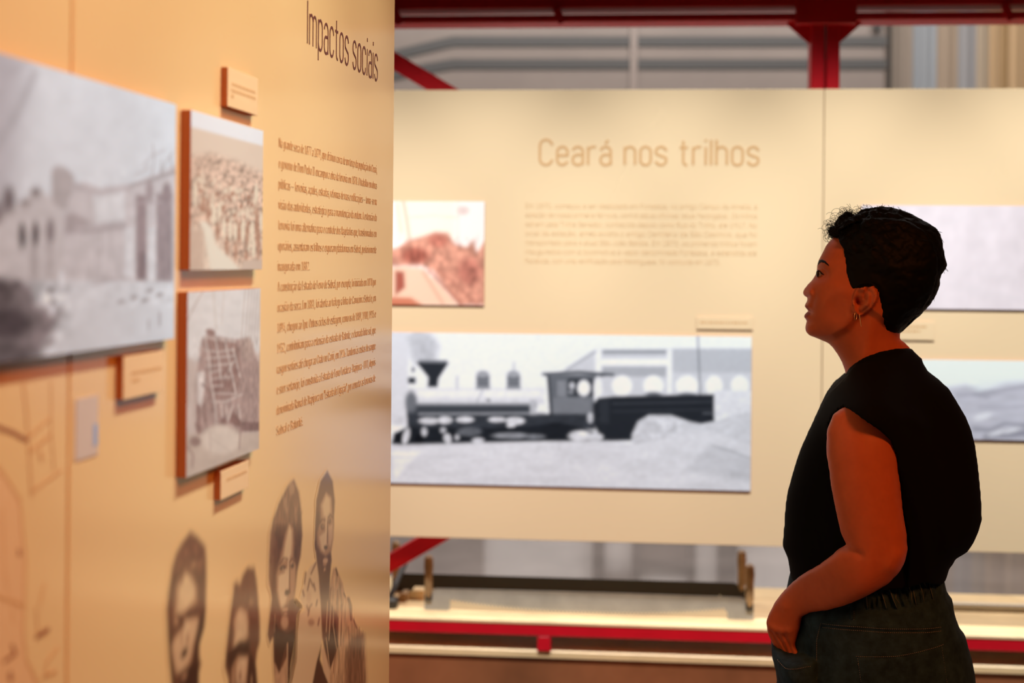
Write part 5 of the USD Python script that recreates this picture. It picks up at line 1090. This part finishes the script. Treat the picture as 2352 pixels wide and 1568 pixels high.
for _s in (-1, 1): obj('eyebrow', patch(head_W, [(1878, 611), (1877.5, 602), (1882, 596.5), (1890, 595.5), (1898, 599), (1906, 608), (1907, 613), (1902, 609), (1894, 603.5), (1887, 603), (1883, 606)], 0.0016, 0.0006, _s), M['hair'], woman, smooth=True)
for _s in (-1, 1): obj('lips', patch(head_W, [(1846, 700), (1851, 697), (1857, 703), (1864, 714), (1865, 717.5), (1860, 723), (1855, 729), (1846, 731), (1843, 725), (1850, 718.5), (1856, 714.5), (1851, 709)], 0.0003, 0.0006, _s), M['lip'], woman, smooth=True)
def eyeball(s):
    c, cz = L(1891.5, 629)
    w = float(head_W(L(1887, 629)[0], cz))
    e = trimesh.creation.icosphere(3, 0.0096); e.vertices += [c, s * (w - 0.0075), cz]
    ir = trimesh.creation.icosphere(2, 0.0060); ir.vertices *= [0.5, 1, 1]; ir.vertices += [c - 0.0088, s * (w - 0.0040), cz + 0.0005]
    eb = obj('eye', wmesh(e.vertices, e.faces), M['eye'], woman, smooth=True)
    obj('iris', wmesh(ir.vertices, ir.faces), M['iris'], eb, smooth=True)
eyeball(-1); eyeball(1)
lash = [(1877, 618.5), (1882, 619.5), (1887, 622.5), (1891, 626.5), (1897, 632), (1891, 631), (1886, 629), (1881, 626), (1877.5, 624)]
for _s in (-1, 1): obj('eyelash', patch(head_W, lash, 0.0022, 0.0006, _s), M['hair'], woman, smooth=True)
# earrings: a small hoop at the lobe's front, a drop bar behind it
ew = lambda px, py: float(head_W(*L(px, py)))
hx0, hz0 = L(1966.5, 722); hy = -ew(1968, 716) - 0.0015
a = np.linspace(0, 2 * np.pi, 28, endpoint=False)
obj('earring', tube(to_world(np.stack([hx0 + 0.0018 * np.cos(a), hy + 0.0035 * np.cos(a), hz0 + 0.0066 * np.sin(a)], 1)), 0.0007, 6, True), M['gold'], woman, smooth=True, label='small gold hoop earring')
b0, b1 = L(1975, 720), L(1979, 745)
yb = -ew(1974, 716) - 0.002
obj('earring', tube(to_world([[b0[0], yb + 0.003, b0[1] + 0.002], [b0[0], yb, b0[1]], [b1[0], yb - 0.001, b1[1]]]), 0.0007, 6), M['gold'], woman, smooth=True, label='gold drop bar earring')

# blouse
xs = np.arange(-0.165, 0.205, 0.003); ys = np.arange(-0.30, 0.301, 0.004); zs = np.arange(0.965, 1.42, 0.003)
F = sheet(SF, US2, xs, ys, zs, 0.0, 0.12)
g2 = np.meshgrid(xs, zs, indexing='ij')
F = np.minimum(F, SF.at(shirt_cut, g2[0], g2[1])[:, None, :])
sv, sf = surface_nets(F.astype(np.float32), xs, ys, zs)
obj('blouse', wmesh(sv, sf), M['shirt'], woman, smooth=True)

# jeans: hips from the outline, two legs down to the shoes
xs = np.arange(-0.20, 0.21, 0.004); ys = np.arange(-0.25, 0.251, 0.005); zs = np.concatenate([np.arange(0.05, 0.82, 0.012), np.arange(0.82, 1.060, 0.003)])
F = np.full((len(xs), len(ys), len(zs)), -0.1, np.float32)
zi = np.searchsorted(zs, 0.52); F[:, :, zi:] = sheet(JF, UJ2, xs, ys, zs[zi:], 0.0, 0.12)
for s in (-1, 1):
    paste(F, xs, ys, zs, (-0.2, -0.25, 0.05), (0.2, 0.25, 0.86), lambda X, Y, Z: np.minimum(capsule(X, Y, Z, (0.005, s * 0.085, 0.80), (0.01, s * 0.095, 0.10), 0.125, 0.095), Z - 0.075), 0.03)
F[:, :, -1] = -0.01
jv, jf = surface_nets(F, xs, ys, zs)
jeans = obj('jeans', wmesh(jv, jf), M['denim'], woman, smooth=True)
def on_jeans(pts, lift=0.0012, n=60):
    l = LineString(LP(pts, JY if pts[0][0] > 1860 else -0.06)); q = np.array([l.interpolate(t, normalized=True).coords[0] for t in np.linspace(0, 1, n)])
    return to_world(np.stack([q[:, 0], -(jeans_W(q[:, 0], q[:, 1]) + lift), q[:, 1]], 1))
def stitches(pts, n, r=0.0006, lift=0.001):
    P = on_jeans(pts, lift, 2 * n)
    return join(*[tube(P[2 * i:2 * i + 2], r, 5) for i in range(n)])
POCKET = [(1966, 1511), (2060, 1513), (2171, 1503), (2180, 1560), (2190, 1640), (2090, 1668), (1984, 1640)]
pk = obj('back_pocket', patch(jeans_W, POCKET, 0.0022, 0.003, taper=0.004, yl=JY), M['denim'], jeans, smooth=True)
obj('pocket_stitching', join(stitches(POCKET[:3], 46), stitches([(1970, 1515), (1987, 1634)], 24), stitches([(2167, 1508), (2186, 1636)], 24), stitches([(1970, 1528), (2060, 1530), (2168, 1520)], 46)), M['stitch'], pk)
obj('belt_loop', patch(jeans_W, [(1949, 1374), (1963, 1374), (1963, 1432), (1949, 1432)], 0.004, 0.0016, yl=JY), M['denim'], jeans, smooth=True)
obj('seam_stitching', join(stitches([(1884, 1441), (1874, 1480), (1874, 1600)], 40), stitches([(1888, 1443), (1975, 1445), (2080, 1454), (2166, 1464)], 62), stitches([(1888, 1452), (1975, 1454), (2080, 1463), (2166, 1473)], 62), stitches([(1790, 1497), (1811, 1504), (1866, 1502)], 22), stitches([(1961, 1376), (1961, 1430)], 14), stitches([(1951, 1430), (1961, 1430)], 4)), M['stitch'], jeans)
M['denim_worn'] = mat('denim_worn', (0.085, 0.105, 0.11), rough=0.9, spec=0.1)
for pts in ([(1070, 610), (1085, 690), (1098, 775)], [(1140, 640), (1180, 770)], [(1205, 610), (1240, 700), (1275, 780)], [(1265, 610), (1258, 690), (1310, 770)], [(1335, 600), (1340, 650)], [(1410, 620), (1440, 770)], [(1470, 590), (1500, 690), (1510, 760)], [(1545, 560), (1565, 640), (1600, 760)], [(1595, 540), (1620, 640), (1640, 720)], [(1500, 570), (1540, 640)], [(1640, 500), (1660, 620), (1690, 660)], [(1000, 620), (1015, 770)], [(1375, 600), (1395, 660), (1400, 740)]):
    P = on_jeans([(1720 + a / 3.7215, 1200 + b / 3.7215) for a, b in pts], 0.0004, 16)
    obj('gather_fold', tube(P, np.interp(np.linspace(0, 1, 16), [0, .3, 1], [0.0009, 0.0012, 0.0003]), 6), M['denim_worn'], jeans, smooth=True)
M['shoe'] = mat('dark_shoe', (0.03, 0.03, 0.032), rough=0.5)
for s in (-1, 1):
    up = trimesh.creation.icosphere(3, 1.0); v = up.vertices.copy()
    v *= [0.135, 0.048, 0.075]; v[:, 2] = np.where(v[:, 2] < 0, 0, v[:, 2]) * np.clip(0.75 + v[:, 0] * 2.2, 0.5, 1.1)
    v += [-0.05, s * 0.10, 0.012]
    sh = obj('shoe', wmesh(v, up.faces), M['shoe'], woman, smooth=True)
    so = Polygon([(0.14 * math.cos(a) - 0.05, 0.05 * math.sin(a) + s * 0.10) for a in np.linspace(0, 2 * np.pi, 40)[:-1]])
    e = trimesh.creation.extrude_polygon(so, 0.014, engine='earcut'); obj('sole', wmesh(e.vertices, e.faces), M['dark_iron'], sh)
